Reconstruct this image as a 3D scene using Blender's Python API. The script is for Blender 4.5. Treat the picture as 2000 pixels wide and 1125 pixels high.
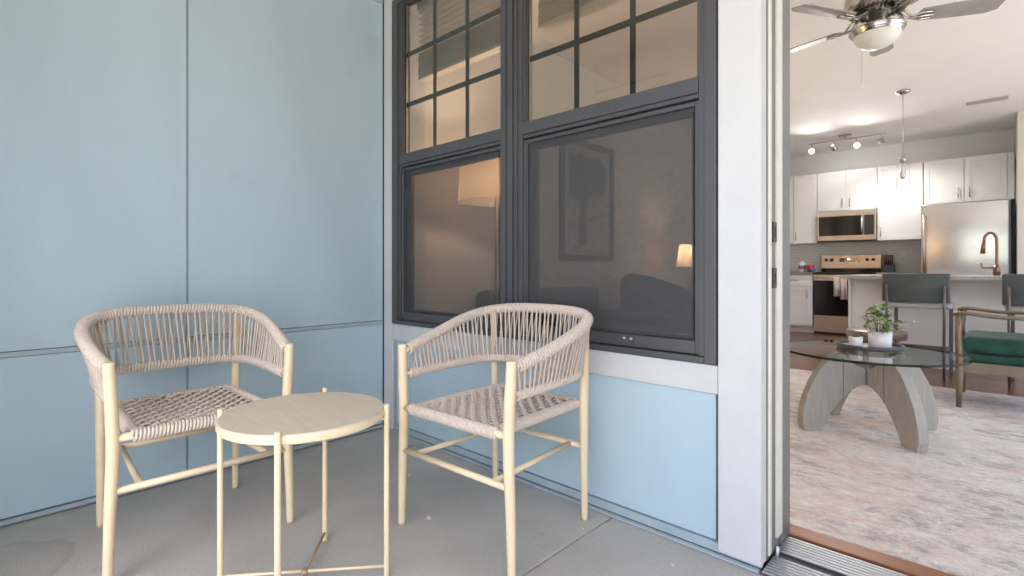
import bpy, bmesh, math, random
from mathutils import Vector, Matrix
random.seed(7)
R = math.radians
sc = bpy.context.scene
for o in list(bpy.data.objects): bpy.data.objects.remove(o)

# ------------------------------------------------------------------ camera, sky, sun, exposure
cd = bpy.data.cameras.new('camera'); cam = bpy.data.objects.new('camera', cd); sc.collection.objects.link(cam)
cam.location = (2.6487, -1.6998, 0.95)
cam.rotation_euler = (R(90), 0, R(133.38 - 90))
cd.sensor_width = 36; cd.lens = 18.0; cd.shift_y = -0.01925; cd.clip_start = 0.02; cd.clip_end = 2000
sc.camera = cam
SUN_EL, SUN_AZ = 58, 130         # high sun in front: it only reaches the outer edge of the porch
w = bpy.data.worlds.new('World'); sc.world = w; w.use_nodes = True
nt = w.node_tree; nt.nodes.clear()
sky = nt.nodes.new('ShaderNodeTexSky'); sky.sky_type = 'NISHITA'; sky.sun_disc = False
sky.sun_elevation = R(SUN_EL); sky.sun_rotation = R(SUN_AZ); sky.air_density = 0.8; sky.dust_density = 4.0; sky.ozone_density = 0.6
bg = nt.nodes.new('ShaderNodeBackground'); bg.inputs['Strength'].default_value = 0.15
wo = nt.nodes.new('ShaderNodeOutputWorld')
nt.links.new(sky.outputs[0], bg.inputs[0]); nt.links.new(bg.outputs[0], wo.inputs[0])
sl = bpy.data.lights.new('sun', 'SUN'); sl.energy = 5.0; sl.angle = R(0.5); sl.color = (1, .95, .87)
so = bpy.data.objects.new('sun', sl); sc.collection.objects.link(so)
sd = Vector((math.sin(R(SUN_AZ)) * math.cos(R(SUN_EL)), math.cos(R(SUN_AZ)) * math.cos(R(SUN_EL)), math.sin(R(SUN_EL))))
so.rotation_euler = (-sd).to_track_quat('-Z', 'Y').to_euler()
vs = sc.view_settings; vs.view_transform = 'Standard'; vs.look = 'None'; vs.gamma = 1; vs.use_curve_mapping = False
vs.exposure = 2.2
cy = sc.cycles; cy.use_denoising = True; cy.max_bounces = 10; cy.diffuse_bounces = 5; cy.glossy_bounces = 5
cy.transparent_max_bounces = 16; cy.transmission_bounces = 8; cy.caustics_reflective = False; cy.caustics_refractive = False
cy.sample_clamp_indirect = 6; cy.use_adaptive_sampling = True; cy.adaptive_threshold = 0.01

# ------------------------------------------------------------------ materials
M = {}
def mat(key, col, rough=.5, metal=0., var=0., vscale=6., bump=0., bscale=60., stretch=(1, 1, 1), spec=.5, rnd=0., col2=None, sheen=0., coat=0.):
    m = bpy.data.materials.new(key); m.use_nodes = True; M[key] = m
    t = m.node_tree; b = t.nodes['Principled BSDF']
    b.inputs['Roughness'].default_value = rough; b.inputs['Metallic'].default_value = metal
    b.inputs['Specular IOR Level'].default_value = spec; b.inputs['Sheen Weight'].default_value = sheen; b.inputs['Coat Weight'].default_value = coat
    b.inputs['Base Color'].default_value = (*col, 1)
    tc = t.nodes.new('ShaderNodeTexCoord'); mp = t.nodes.new('ShaderNodeMapping'); mp.inputs['Scale'].default_value = stretch
    t.links.new(tc.outputs['Object'], mp.inputs[0])
    src = None
    if var or col2:
        n = t.nodes.new('ShaderNodeTexNoise'); n.inputs['Scale'].default_value = vscale; n.inputs['Detail'].default_value = 6; n.inputs['Roughness'].default_value = .62
        t.links.new(mp.outputs[0], n.inputs[0])
        if rnd:
            oi = t.nodes.new('ShaderNodeObjectInfo'); ad = t.nodes.new('ShaderNodeVectorMath'); ad.operation = 'ADD'
            mu = t.nodes.new('ShaderNodeMath'); mu.operation = 'MULTIPLY'; mu.inputs[1].default_value = 37
            t.links.new(oi.outputs['Random'], mu.inputs[0]); t.links.new(mp.outputs[0], ad.inputs[0]); t.links.new(mu.outputs[0], ad.inputs[1]); t.links.new(ad.outputs[0], n.inputs[0])
        rp = t.nodes.new('ShaderNodeValToRGB'); rp.color_ramp.elements[0].position = .3; rp.color_ramp.elements[1].position = .7
        c2 = col2 or tuple(min(1, c * (1 + var)) for c in col)
        c1 = tuple(c * (1 - var) for c in col)
        rp.color_ramp.elements[0].color = (*c1, 1); rp.color_ramp.elements[1].color = (*c2, 1)
        t.links.new(n.outputs['Fac'], rp.inputs[0]); src = rp.outputs[0]
    if rnd:
        oi = t.nodes.new('ShaderNodeObjectInfo'); mr = t.nodes.new('ShaderNodeMapRange'); mr.inputs[3].default_value = 1 - rnd; mr.inputs[4].default_value = 1 + rnd
        t.links.new(oi.outputs['Random'], mr.inputs[0])
        hs = t.nodes.new('ShaderNodeHueSaturation'); t.links.new(mr.outputs[0], hs.inputs['Value'])
        if src: t.links.new(src, hs.inputs['Color'])
        else: hs.inputs['Color'].default_value = (*col, 1)
        src = hs.outputs[0]
    if src: t.links.new(src, b.inputs['Base Color'])
    if bump:
        n = t.nodes.new('ShaderNodeTexNoise'); n.inputs['Scale'].default_value = bscale; n.inputs['Detail'].default_value = 5
        t.links.new(mp.outputs[0], n.inputs[0]); bp = t.nodes.new('ShaderNodeBump'); bp.inputs['Strength'].default_value = bump; bp.inputs['Distance'].default_value = .004
        t.links.new(n.outputs['Fac'], bp.inputs['Height']); t.links.new(bp.outputs[0], b.inputs['Normal'])
    return m

mat('blue', (.43, .565, .65), .42, var=.05, vscale=2.2, bump=.16, bscale=60, stretch=(1, 1, .3))
mat('groove', (.10, .14, .165), .6)
mat('flash', (.36, .44, .485), .45, var=.1, vscale=9)
mat('trim', (.60, .615, .635), .5, var=.03, vscale=5, bump=.12, bscale=70)
mat('soffit', (.72, .65, .56), .7, var=.03, vscale=3)
mat('bronze', (.072, .073, .080), .38, var=.10, vscale=8, spec=.5, stretch=(1, 1, .2))
mat('bronze_dark', (.03, .03, .034), .45)
mat('muntin', (.06, .082, .075), .45)
mat('gasket', (.01, .01, .011), .6)
mat('jamb_grey', (.20, .205, .21), .38, metal=.35, var=.06, vscale=10)
mat('weather', (.74, .73, .66), .5, var=.05, vscale=20)
mat('alu', (.40, .40, .40), .38, metal=.8, var=.05, vscale=25)
mat('alu_dark', (.16, .16, .16), .5, metal=.5)
mat('steel', (.74, .735, .73), .24, metal=1, var=.05, vscale=3, stretch=(1, 1, .05))
mat('steel_warm', (.55, .48, .42), .32, metal=1, var=.05, vscale=3)
mat('nickel', (.50, .48, .45), .22, metal=1)
mat('strike', (.07, .06, .055), .35, metal=.9)
mat('cream', (.78, .64, .44), .40, var=.04, vscale=9, bump=.05, bscale=90)
mat('cream_top', (.66, .575, .445), .5, var=.07, vscale=7, stretch=(1, 7, 1), bump=.05, bscale=50)
mat('rope', (.66, .575, .505), .85, var=.20, vscale=140, bump=.5, bscale=420, rnd=.05)
mat('old_brass', (.34, .25, .14), .5, var=.2, vscale=20)
mat('foot', (.35, .33, .27), .6)
mat('drywall', (.73, .71, .69), .8, var=.02, vscale=3, bump=.05, bscale=120)
mat('ceilpaint', (.83, .835, .84), .85, var=.02, vscale=3)
mat('kwall', (.76, .76, .765), .8)
mat('cabinet', (.83, .83, .835), .42)
mat('island', (.84, .86, .89), .5)
mat('counter', (.42, .40, .38), .25, var=.25, vscale=60)
mat('counter_dark', (.24, .23, .22), .25, var=.3, vscale=60)
mat('black_glass', (.012, .01, .010), .08)
mat('dark_plastic', (.02, .02, .022), .4)
mat('plank', (.17, .080, .050), .26, var=.35, vscale=5, stretch=(1.2, 14, 1), bump=.08, bscale=20, rnd=.25)
mat('hardwood', (.15, .072, .045), .3, var=.3, vscale=5, stretch=(1, 14, 1))
mat('oakstrip', (.23, .075, .022), .42, var=.35, vscale=5, stretch=(1.0, 18, 4))
mat('ashwood', (.345, .322, .29), .5, var=.13, vscale=6, stretch=(9, 9, 1.2), bump=.06, bscale=30)
mat('walnut', (.20, .13, .085), .4, var=.3, vscale=6, stretch=(2, 12, 2))
mat('bronzewood', (.22, .17, .125), .35, metal=.25, var=.2, vscale=10)
mat('velvet', (.010, .075, .055), .8, var=.45, vscale=9, sheen=.12)
mat('charcoal', (.075, .088, .096), .55, var=.12, vscale=12, bump=.1, bscale=150)
mat('seat_grey', (.40, .41, .42), .6)
mat('sofa', (.06, .06, .064), .9, var=.2, vscale=30, bump=.2, bscale=200)
mat('gunmetal', (.16, .15, .145), .35, metal=.7)
mat('white_ceramic', (.80, .81, .83), .35)
mat('soil', (.05, .035, .025), .9)
mat('leaf', (.075, .20, .035), .45, var=.5, vscale=30, rnd=.3, col2=(.27, .40, .12))
mat('succulent', (.10, .20, .09), .5, rnd=.2)
mat('towel', (.62, .52, .48), .9, var=.06, vscale=30, bump=.3, bscale=200)
mat('towel_stripe', (.20, .17, .18), .9)
mat('red', (.50, .03, .025), .4); mat('bluebowl', (.05, .17, .42), .4); mat('whiteplastic', (.75, .73, .75), .4); mat('violet', (.28, .12, .25), .5)
mat('copper', (.25, .15, .105), .3, metal=1)
mat('knife_handle', (.10, .05, .03), .4); mat('block', (.035, .036, .04), .5)
mat('fanblade', (.33, .325, .32), .45, var=.15, vscale=6)
mat('frosted', (.80, .80, .78), .35)
mat('bulb_off', (.7, .7, .68), .3)
mat('blind', (.86, .85, .81), .5)
mat('picframe', (.02, .02, .022), .4); mat('matte_paper', (.50, .48, .44), .8); mat('ink', (.10, .10, .108), .7, var=.4, vscale=12, stretch=(1, 6, 1))
mat('turned', (.60, .56, .48), .5, var=.12, vscale=12)
mat('debris', (.7, .68, .62), .8)
mat('paving', (.42, .40, .37), .9, var=.1, vscale=4)
mat('grass', (.06, .085, .03), .95, var=.4, vscale=3)
mat('lampblack', (.03, .03, .03), .4)

def paint_marks(key, scale, size, dark, amt):      # sparse specks and scuffs in the paint
    t = M[key].node_tree; b = t.nodes['Principled BSDF']; old = b.inputs['Base Color'].links[0].from_socket
    geo = t.nodes.new('ShaderNodeNewGeometry'); v = t.nodes.new('ShaderNodeTexVoronoi'); v.inputs['Scale'].default_value = scale; t.links.new(geo.outputs['Position'], v.inputs['Vector'])
    lt = t.nodes.new('ShaderNodeMapRange'); lt.inputs[1].default_value = size; lt.inputs[2].default_value = size * .5; lt.inputs[3].default_value = 0; lt.inputs[4].default_value = amt; t.links.new(v.outputs['Distance'], lt.inputs[0])
    n = t.nodes.new('ShaderNodeTexNoise'); n.inputs['Scale'].default_value = 3.1; n.inputs['Detail'].default_value = 8; n.inputs['Roughness'].default_value = .7; t.links.new(geo.outputs['Position'], n.inputs[0])
    n2 = t.nodes.new('ShaderNodeMapRange'); n2.inputs[1].default_value = .60; n2.inputs[2].default_value = .74; n2.inputs[3].default_value = 0; n2.inputs[4].default_value = amt * .30; t.links.new(n.outputs['Fac'], n2.inputs[0])
    mx_ = t.nodes.new('ShaderNodeMath'); mx_.operation = 'MAXIMUM'; t.links.new(lt.outputs[0], mx_.inputs[0]); t.links.new(n2.outputs[0], mx_.inputs[1])
    x = t.nodes.new('ShaderNodeMix'); x.data_type = 'RGBA'; t.links.new(mx_.outputs[0], x.inputs[0]); t.links.new(old, x.inputs[6]); x.inputs[7].default_value = (*dark, 1); t.links.new(x.outputs[2], b.inputs['Base Color'])
paint_marks('blue', 2.6, .016, (.26, .33, .37), .6); paint_marks('trim', 4.0, .02, (.36, .36, .35), .55); paint_marks('cream', 9, .03, (.50, .38, .24), .4)

def concrete():
    m = mat('concrete', (.27, .262, .25), .82)
    t = m.node_tree; b = t.nodes['Principled BSDF']; geo = t.nodes.new('ShaderNodeNewGeometry')
    def noise(s, d=6, r=.6):
        n = t.nodes.new('ShaderNodeTexNoise'); n.inputs['Scale'].default_value = s; n.inputs['Detail'].default_value = d; n.inputs['Roughness'].default_value = r
        t.links.new(geo.outputs['Position'], n.inputs[0]); return n
    def ramp(src, p0, c0, p1, c1):
        r = t.nodes.new('ShaderNodeValToRGB'); e = r.color_ramp.elements
        e[0].position = p0; e[0].color = (*c0, 1); e[1].position = p1; e[1].color = (*c1, 1); t.links.new(src, r.inputs[0]); return r.outputs[0]
    def mixc(kind, fac, a, c):
        x = t.nodes.new('ShaderNodeMix'); x.data_type = 'RGBA'; x.blend_type = kind
        if isinstance(fac, float): x.inputs[0].default_value = fac
        else: t.links.new(fac, x.inputs[0])
        t.links.new(a, x.inputs[6])
        if isinstance(c, tuple): x.inputs[7].default_value = (*c, 1)
        else: t.links.new(c, x.inputs[7])
        return x.outputs[2]
    base = ramp(noise(2.2).outputs['Fac'], .3, (.385, .372, .353), .72, (.49, .475, .453))
    fine = ramp(noise(190, 3).outputs['Fac'], .32, (.84, .84, .84), .62, (1.08, 1.08, 1.08))
    c = mixc('MULTIPLY', 1.0, base, fine)
    st = ramp(noise(3.7, 8, .7).outputs['Fac'], .60, (0, 0, 0), .70, (1, 1, 1))
    c = mixc('MIX', st, c, (.335, .322, .303))
    sp = ramp(noise(26, 4, .75).outputs['Fac'], .69, (0, 0, 0), .74, (1, 1, 1))
    c = mixc('MIX', sp, c, (.19, .18, .17))
    # ring-shaped water stain near the left edge
    vs_ = t.nodes.new('ShaderNodeVectorMath'); vs_.operation = 'DISTANCE'; vs_.inputs[1].default_value = (.42, -1.62, 0)
    wob = t.nodes.new('ShaderNodeVectorMath'); wob.operation = 'MULTIPLY_ADD'; wob.inputs[1].default_value = (.09, .09, 0)
    t.links.new(noise(9, 4).outputs['Color'], wob.inputs[0]); t.links.new(geo.outputs['Position'], wob.inputs[2]); t.links.new(wob.outputs[0], vs_.inputs[0])
    rr = t.nodes.new('ShaderNodeValToRGB'); e = rr.color_ramp.elements
    e[0].position = .15; e[0].color = (.12,) * 3 + (1,); e[1].position = .24; e[1].color = (0,) * 3 + (1,)
    k = e.new(.17); k.color = (.10,) * 3 + (1,); k = e.new(.198); k.color = (.32,) * 3 + (1,); k = e.new(.212); k.color = (.0,) * 3 + (1,)
    t.links.new(vs_.outputs['Value'], rr.inputs[0])
    c = mixc('MIX', rr.outputs[0], c, (.17, .162, .152))
    t.links.new(c, b.inputs['Base Color'])
    bp = t.nodes.new('ShaderNodeBump'); bp.inputs['Strength'].default_value = .35; bp.inputs['Distance'].default_value = .003
    t.links.new(noise(160, 4).outputs['Fac'], bp.inputs['Height']); t.links.new(bp.outputs[0], b.inputs['Normal'])
concrete()

def rug_mat():
    m = mat('rug', (.5, .46, .44), .95)
    t = m.node_tree; b = t.nodes['Principled BSDF']; geo = t.nodes.new('ShaderNodeNewGeometry')
    mp = t.nodes.new('ShaderNodeMapping'); mp.inputs['Scale'].default_value = (1.7, 2.7, 1); mp.inputs['Rotation'].default_value = (0, 0, R(-10)); t.links.new(geo.outputs['Position'], mp.inputs[0])
    def noise(s, d, r, dist=0.):
        n = t.nodes.new('ShaderNodeTexNoise'); n.inputs['Scale'].default_value = s; n.inputs['Detail'].default_value = d; n.inputs['Roughness'].default_value = r; n.inputs['Distortion'].default_value = dist
        t.links.new(mp.outputs[0], n.inputs[0]); return n.outputs['Fac']
    def ramp(src, p0, v0, p1, v1):
        q = t.nodes.new('ShaderNodeMapRange'); q.inputs[1].default_value = p0; q.inputs[2].default_value = p1; q.inputs[3].default_value = v0; q.inputs[4].default_value = v1; t.links.new(src, q.inputs[0]); return q.outputs[0]
    def mul(a, c):
        q = t.nodes.new('ShaderNodeMath'); q.operation = 'MULTIPLY'; t.links.new(a, q.inputs[0]); t.links.new(c, q.inputs[1]); return q.outputs[0]
    def mixc(fac, a, c):
        q = t.nodes.new('ShaderNodeMix'); q.data_type = 'RGBA'; t.links.new(fac, q.inputs[0]); t.links.new(a, q.inputs[6]) if not isinstance(a, tuple) else None
        if isinstance(a, tuple): q.inputs[6].default_value = (*a, 1)
        q.inputs[7].default_value = (*c, 1); return q
    fine = noise(11, 10, .88, .2); mid = noise(3.4, 12, .80, .4)
    x = mixc(ramp(fine, .40, 0, .62, 1), (.54, .515, .50), (.76, .745, .73))                     # pale worn pile
    x = mixc(mul(ramp(noise(.85, 10, .78, .8), .485, 0, .57, 1), ramp(mid, .42, 0, .54, .8)), x.outputs[2], (.56, .44, .385))       # rust-pink patches
    x = mixc(mul(ramp(noise(1.25, 10, .80, .5), .49, 0, .57, 1), ramp(noise(6.5, 12, .88, .2), .46, 0, .54, .9)), x.outputs[2], (.31, .295, .315))  # charcoal wear
    x = mixc(ramp(noise(16, 6, .9, 0), .55, 0, .62, .6), x.outputs[2], (.40, .37, .37))             # flecks
    t.links.new(x.outputs[2], b.inputs['Base Color'])
    bp = t.nodes.new('ShaderNodeBump'); bp.inputs['Strength'].default_value = .6; bp.inputs['Distance'].default_value = .004
    t.links.new(noise(60, 4, .6), bp.inputs['Height']); t.links.new(bp.outputs[0], b.inputs['Normal'])
rug_mat()

def thin_glass(key, tint=(.93, .96, .95), ior=1.5, boost=1.0, rough=0.):
    m = bpy.data.materials.new(key); m.use_nodes = True; M[key] = m; t = m.node_tree; t.nodes.clear()
    tr = t.nodes.new('ShaderNodeBsdfTransparent'); tr.inputs[0].default_value = (*tint, 1)
    gl = t.nodes.new('ShaderNodeBsdfGlossy'); gl.inputs['Roughness'].default_value = rough; gl.inputs['Color'].default_value = (.95, .97, .97, 1)
    fr = t.nodes.new('ShaderNodeFresnel'); ge = t.nodes.new('ShaderNodeNewGeometry'); mi = t.nodes.new('ShaderNodeMapRange')   # thin sheet: same reflectance from both faces
    mi.inputs[3].default_value = ior; mi.inputs[4].default_value = 1 / ior; t.links.new(ge.outputs['Backfacing'], mi.inputs[0]); t.links.new(mi.outputs[0], fr.inputs['IOR'])
    mu = t.nodes.new('ShaderNodeMath'); mu.operation = 'MULTIPLY'; mu.inputs[1].default_value = boost; mu.use_clamp = True
    mx = t.nodes.new('ShaderNodeMixShader'); out = t.nodes.new('ShaderNodeOutputMaterial')
    t.links.new(fr.outputs[0], mu.inputs[0]); t.links.new(mu.outputs[0], mx.inputs[0]); t.links.new(tr.outputs[0], mx.inputs[1]); t.links.new(gl.outputs[0], mx.inputs[2]); t.links.new(mx.outputs[0], out.inputs[0])
thin_glass('glass', tint=(.96, .97, .97), boost=1.0); thin_glass('window_glass', tint=(.72, .69, .655), boost=1.35); thin_glass('table_glass', tint=(.87, .91, .90), boost=1.0); thin_glass('glass_edge', tint=(.06, .10, .09), boost=.5); thin_glass('pend_glass', tint=(.97, .97, .97), boost=1.6)

def screen_mat():
    m = bpy.data.materials.new('screen'); m.use_nodes = True; M['screen'] = m; t = m.node_tree; t.nodes.clear()
    tr = t.nodes.new('ShaderNodeBsdfTransparent'); df = t.nodes.new('ShaderNodeBsdfDiffuse'); df.inputs[0].default_value = (.095, .098, .104, 1)
    tc = t.nodes.new('ShaderNodeTexCoord')
    def nz(scale):
        mp = t.nodes.new('ShaderNodeMapping'); mp.inputs['Scale'].default_value = scale; t.links.new(tc.outputs['Object'], mp.inputs[0])
        n = t.nodes.new('ShaderNodeTexNoise'); n.inputs['Scale'].default_value = 1; n.inputs['Detail'].default_value = 3; t.links.new(mp.outputs[0], n.inputs[0]); return n.outputs['Fac']
    a = t.nodes.new('ShaderNodeMath'); a.operation = 'ADD'; t.links.new(nz((420, 1, 30)), a.inputs[0]); t.links.new(nz((30, 1, 420)), a.inputs[1])
    mr = t.nodes.new('ShaderNodeMapRange'); mr.inputs[1].default_value = .6; mr.inputs[2].default_value = 1.4; mr.inputs[3].default_value = .38; mr.inputs[4].default_value = .68
    t.links.new(a.outputs[0], mr.inputs[0])
    mx = t.nodes.new('ShaderNodeMixShader'); out = t.nodes.new('ShaderNodeOutputMaterial')
    t.links.new(mr.outputs[0], mx.inputs[0]); t.links.new(tr.outputs[0], mx.inputs[1]); t.links.new(df.outputs[0], mx.inputs[2]); t.links.new(mx.outputs[0], out.inputs[0])
screen_mat()

def shade_mat(key, col, trans):
    m = bpy.data.materials.new(key); m.use_nodes = True; M[key] = m; t = m.node_tree; t.nodes.clear()
    d = t.nodes.new('ShaderNodeBsdfDiffuse'); d.inputs[0].default_value = (*col, 1); tl = t.nodes.new('ShaderNodeBsdfTranslucent'); tl.inputs[0].default_value = (*trans, 1)
    mx = t.nodes.new('ShaderNodeMixShader'); mx.inputs[0].default_value = .7; out = t.nodes.new('ShaderNodeOutputMaterial')
    t.links.new(d.outputs[0], mx.inputs[1]); t.links.new(tl.outputs[0], mx.inputs[2]); t.links.new(mx.outputs[0], out.inputs[0])
shade_mat('lampshade', (.62, .56, .48), (.75, .62, .47)); shade_mat('sheer', (.7, .68, .64), (.6, .58, .55))
def emit(key, col, s):
    m = bpy.data.materials.new(key); m.use_nodes = True; M[key] = m; t = m.node_tree; t.nodes.clear()
    e = t.nodes.new('ShaderNodeEmission'); e.inputs[0].default_value = (*col, 1); e.inputs[1].default_value = s; out = t.nodes.new('ShaderNodeOutputMaterial'); t.links.new(e.outputs[0], out.inputs[0])
emit('bulb_lit', (1, .86, .66), 6); emit('led_blue', (.35, .65, 1), 2.0)

def tile_mat():
    m = mat('pennytile', (.6, .6, .6), .25); t = m.node_tree; b = t.nodes['Principled BSDF']
    tc = t.nodes.new('ShaderNodeTexCoord'); mp = t.nodes.new('ShaderNodeMapping'); mp.inputs['Rotation'].default_value = (R(90), 0, 0); t.links.new(tc.outputs['Object'], mp.inputs[0])
    br = t.nodes.new('ShaderNodeTexBrick'); br.inputs['Scale'].default_value = 1; br.inputs['Brick Width'].default_value = .028; br.inputs['Row Height'].default_value = .024; br.inputs['Mortar Size'].default_value = .0035; br.inputs['Mortar Smooth'].default_value = .4
    br.inputs['Color1'].default_value = (.90, .90, .89, 1); br.inputs['Color2'].default_value = (.86, .86, .85, 1); br.inputs['Mortar'].default_value = (.50, .50, .50, 1)
    t.links.new(mp.outputs[0], br.inputs[0]); t.links.new(br.outputs[0], b.inputs['Base Color'])
tile_mat()

# ------------------------------------------------------------------ mesh helpers
W = {}                                   # world translation of every object while building
def tag(o, label=None, cat=None, group=None, kind=None):
    if label: o['label'] = label
    if cat: o['category'] = cat
    if group: o['group'] = group
    if kind: o['kind'] = kind
    return o
def thing(name, loc, label=None, cat=None, group=None, kind=None):
    o = bpy.data.objects.new(name, None); sc.collection.objects.link(o); o.location = loc; o.empty_display_size = .05
    W[o] = Vector(loc); return tag(o, label, cat, group, kind)
class MB:
    def __init__(s): s.v = []; s.f = []; s.sm = []
    def add(s, vs, fs, smooth=False):
        k = len(s.v); s.v += [tuple(v) for v in vs]; s.f += [tuple(i + k for i in f) for f in fs]; s.sm += [smooth] * len(fs); return s
    def box(s, x0, x1, y0, y1, z0, z1, bev=0.):
        if x0 > x1: x0, x1 = x1, x0
        if y0 > y1: y0, y1 = y1, y0
        if z0 > z1: z0, z1 = z1, z0
        if bev <= 0:
            vs = [(x, y, z) for z in (z0, z1) for y in (y0, y1) for x in (x0, x1)]
            return s.add(vs, [(0, 2, 3, 1), (4, 5, 7, 6), (0, 1, 5, 4), (2, 6, 7, 3), (0, 4, 6, 2), (1, 3, 7, 5)])
        bm = bmesh.new(); bmesh.ops.create_cube(bm, size=1)
        for v in bm.verts: v.co = ((x0 + x1) / 2 + v.co.x * (x1 - x0), (y0 + y1) / 2 + v.co.y * (y1 - y0), (z0 + z1) / 2 + v.co.z * (z1 - z0))
        bmesh.ops.bevel(bm, geom=bm.edges[:], offset=bev, segments=2 if bev < .01 else 3, affect='EDGES', profile=.5)
        bm.verts.index_update(); vs = [v.co[:] for v in bm.verts]; fs = [[v.index for v in f.verts] for f in bm.faces]; bm.free()
        return s.add(vs, fs, bev >= .01)
    def tube(s, pts, rad, n=10, closed=False, smooth=True, caps=True):
        pts = [Vector(p) for p in pts]; L = len(pts)
        rad = rad if isinstance(rad, (list, tuple)) else [rad] * L
        vs = []; prev = None
        for i, p in enumerate(pts):
            a = pts[(i - 1) % L] if (closed or i > 0) else p; b = pts[(i + 1) % L] if (closed or i < L - 1) else p
            d = (b - a).normalized()
            if prev is None: u = d.orthogonal().normalized()
            else: u = prev - d * prev.dot(d); u = u.normalized() if u.length > 1e-6 else d.orthogonal().normalized()
            prev = u; v = d.cross(u)
            for k in range(n):
                t = 2 * math.pi * k / n; vs.append(p + (u * math.cos(t) + v * math.sin(t)) * rad[i])
        fs = []
        for i in range(L if closed else L - 1):
            j = (i + 1) % L
            for k in range(n): fs.append((i * n + k, i * n + (k + 1) % n, j * n + (k + 1) % n, j * n + k))
        s.add(vs, fs, smooth)
        if caps and not closed:
            k = len(s.v) - len(vs); s.f += [tuple(k + q for q in range(n))[::-1], tuple(k + (L - 1) * n + q for q in range(n))]; s.sm += [False, False]
        return s
    def lathe(s, prof, c=(0, 0, 0), n=32, axis='z', smooth=True):
        vs = []; fs = []; m = len(prof)
        for k in range(n):
            t = 2 * math.pi * k / n
            for r, h in prof:
                if axis == 'z': vs.append((c[0] + r * math.cos(t), c[1] + r * math.sin(t), c[2] + h))
                elif axis == 'y': vs.append((c[0] + r * math.cos(t), c[1] + h, c[2] + r * math.sin(t)))
                else: vs.append((c[0] + h, c[1] + r * math.cos(t), c[2] + r * math.sin(t)))
        for k in range(n):
            j = (k + 1) % n
            for i in range(m - 1): fs.append((k * m + i, j * m + i, j * m + i + 1, k * m + i + 1))
        return s.add(vs, fs, smooth)
    def prism(s, poly, fn, t0, t1):      # poly of (a,b); fn(a,b,t) -> xyz
        n = len(poly); vs = [fn(a, b, t0) for a, b in poly] + [fn(a, b, t1) for a, b in poly]
        fs = [tuple(range(n))[::-1], tuple(range(n, 2 * n))] + [(i, (i + 1) % n, n + (i + 1) % n, n + i) for i in range(n)]
        return s.add(vs, fs)
    def build(s, name, m, parent=None, fix=True):
        xs = list(zip(*s.v)); c = Vector([(min(a) + max(a)) / 2 for a in xs])
        me = bpy.data.meshes.new(name); me.from_pydata([tuple(Vector(v) - c) for v in s.v], [], s.f)
        me.polygons.foreach_set('use_smooth', s.sm)
        if fix:
            bm = bmesh.new(); bm.from_mesh(me); bmesh.ops.remove_doubles(bm, verts=bm.verts, dist=1e-6); bmesh.ops.recalc_face_normals(bm, faces=bm.faces); bm.to_mesh(me); bm.free()
        me.materials.append(M[m] if isinstance(m, str) else m)
        o = bpy.data.objects.new(name, me); sc.collection.objects.link(o); W[o] = c
        if parent: o.parent = parent; o.location = c - W[parent]
        else: o.location = c
        return o
def box(name, m, parent, *a, bev=0.): return MB().box(*a, bev=bev).build(name, m, parent)
def tube(name, m, parent, pts, rad, n=12, **k): return MB().tube(pts, rad, n, **k).build(name, m, parent)
def lathe(name, m, parent, prof, c, n=32, **k): return MB().lathe(prof, c, n, **k).build(name, m, parent)
def inst(src, parent, loc, rot=None, scale=None, name=None):   # another object on the same mesh
    o = bpy.data.objects.new(name or src.name.split('.')[0], src.data); sc.collection.objects.link(o); o.parent = parent
    o.location = Vector(loc) - (W[parent] if parent else Vector((0, 0, 0))); W[o] = Vector(loc)
    if rot is not None: o.rotation_euler = rot
    if scale is not None: o.scale = scale
    return o
def smooth_path(pts, n):                 # Catmull-Rom resample
    P = [Vector(p) for p in pts]; P = [2 * P[0] - P[1]] + P + [2 * P[-1] - P[-2]]; out = []
    for i in range(1, len(P) - 2):
        for k in range(16):
            t = k / 16; a, b, c, d = P[i - 1], P[i], P[i + 1], P[i + 2]
            out.append(.5 * ((2 * b) + (c - a) * t + (2 * a - 5 * b + 4 * c - d) * t * t + (3 * b - a - 3 * c + d) * t ** 3))
    out.append(P[-2]); L = [0]
    for a, b in zip(out, out[1:]): L.append(L[-1] + (b - a).length)
    res = []; j = 0
    for k in range(n):
        q = L[-1] * k / (n - 1)
        while j < len(L) - 2 and L[j + 1] < q: j += 1
        t = (q - L[j]) / max(1e-9, L[j + 1] - L[j]); res.append(out[j].lerp(out[j + 1], min(1, t)))
    return res, L[-1]

# ------------------------------------------------------------------ ground, porch shell
box('ground', 'grass', None, -150, 150, -150, 150, -.5, -.18)['kind'] = 'structure'
fl = thing('porch_floor', (1.5, -1, -.01)); fl['kind'] = 'structure'
JX = 1.583
box('slab', 'concrete', fl, -.08, JX - .003, -2.3, .015, -.17, 0, bev=.003)
box('slab', 'concrete', fl, JX + .003, 6.6, -2.3, .015, -.17, 0, bev=.003)
box('slab_bed', 'groove', fl, .05, 6.5, -2.25, -.03, -.175, -.012)
CZ = 2.80
box('porch_ceiling', 'soffit', None, -.02, 6.7, -2.3, .0, CZ, CZ + .06)['kind'] = 'structure'
box('light_bounce_terrace', 'paving', None, 5.02, 20, -2.32, 14, -.179, -.150)['kind'] = 'structure'  # unseen pale paving, added to bounce sunlight through the side glazing
box('sun_shaping_roof', 'flash', None, -.6, 6.8, -3.35, .30, CZ + .062, CZ + .30)['kind'] = 'structure'  # unseen roof, overhang lengthened to hold direct sun off the porch floor
box('sun_shaping_roof', 'flash', None, -.6, 5.02, .302, 8.0, CZ + .062, CZ + .30)['kind'] = 'structure'  # unseen, ends short on the right so sun enters the side glazing
box('light_bounce_yard', 'paving', None, -12, 16, -16, -2.33, -.179, -.150)['kind'] = 'structure'  # unseen pale ground, added so the bounce is neutral rather than grass green

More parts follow.
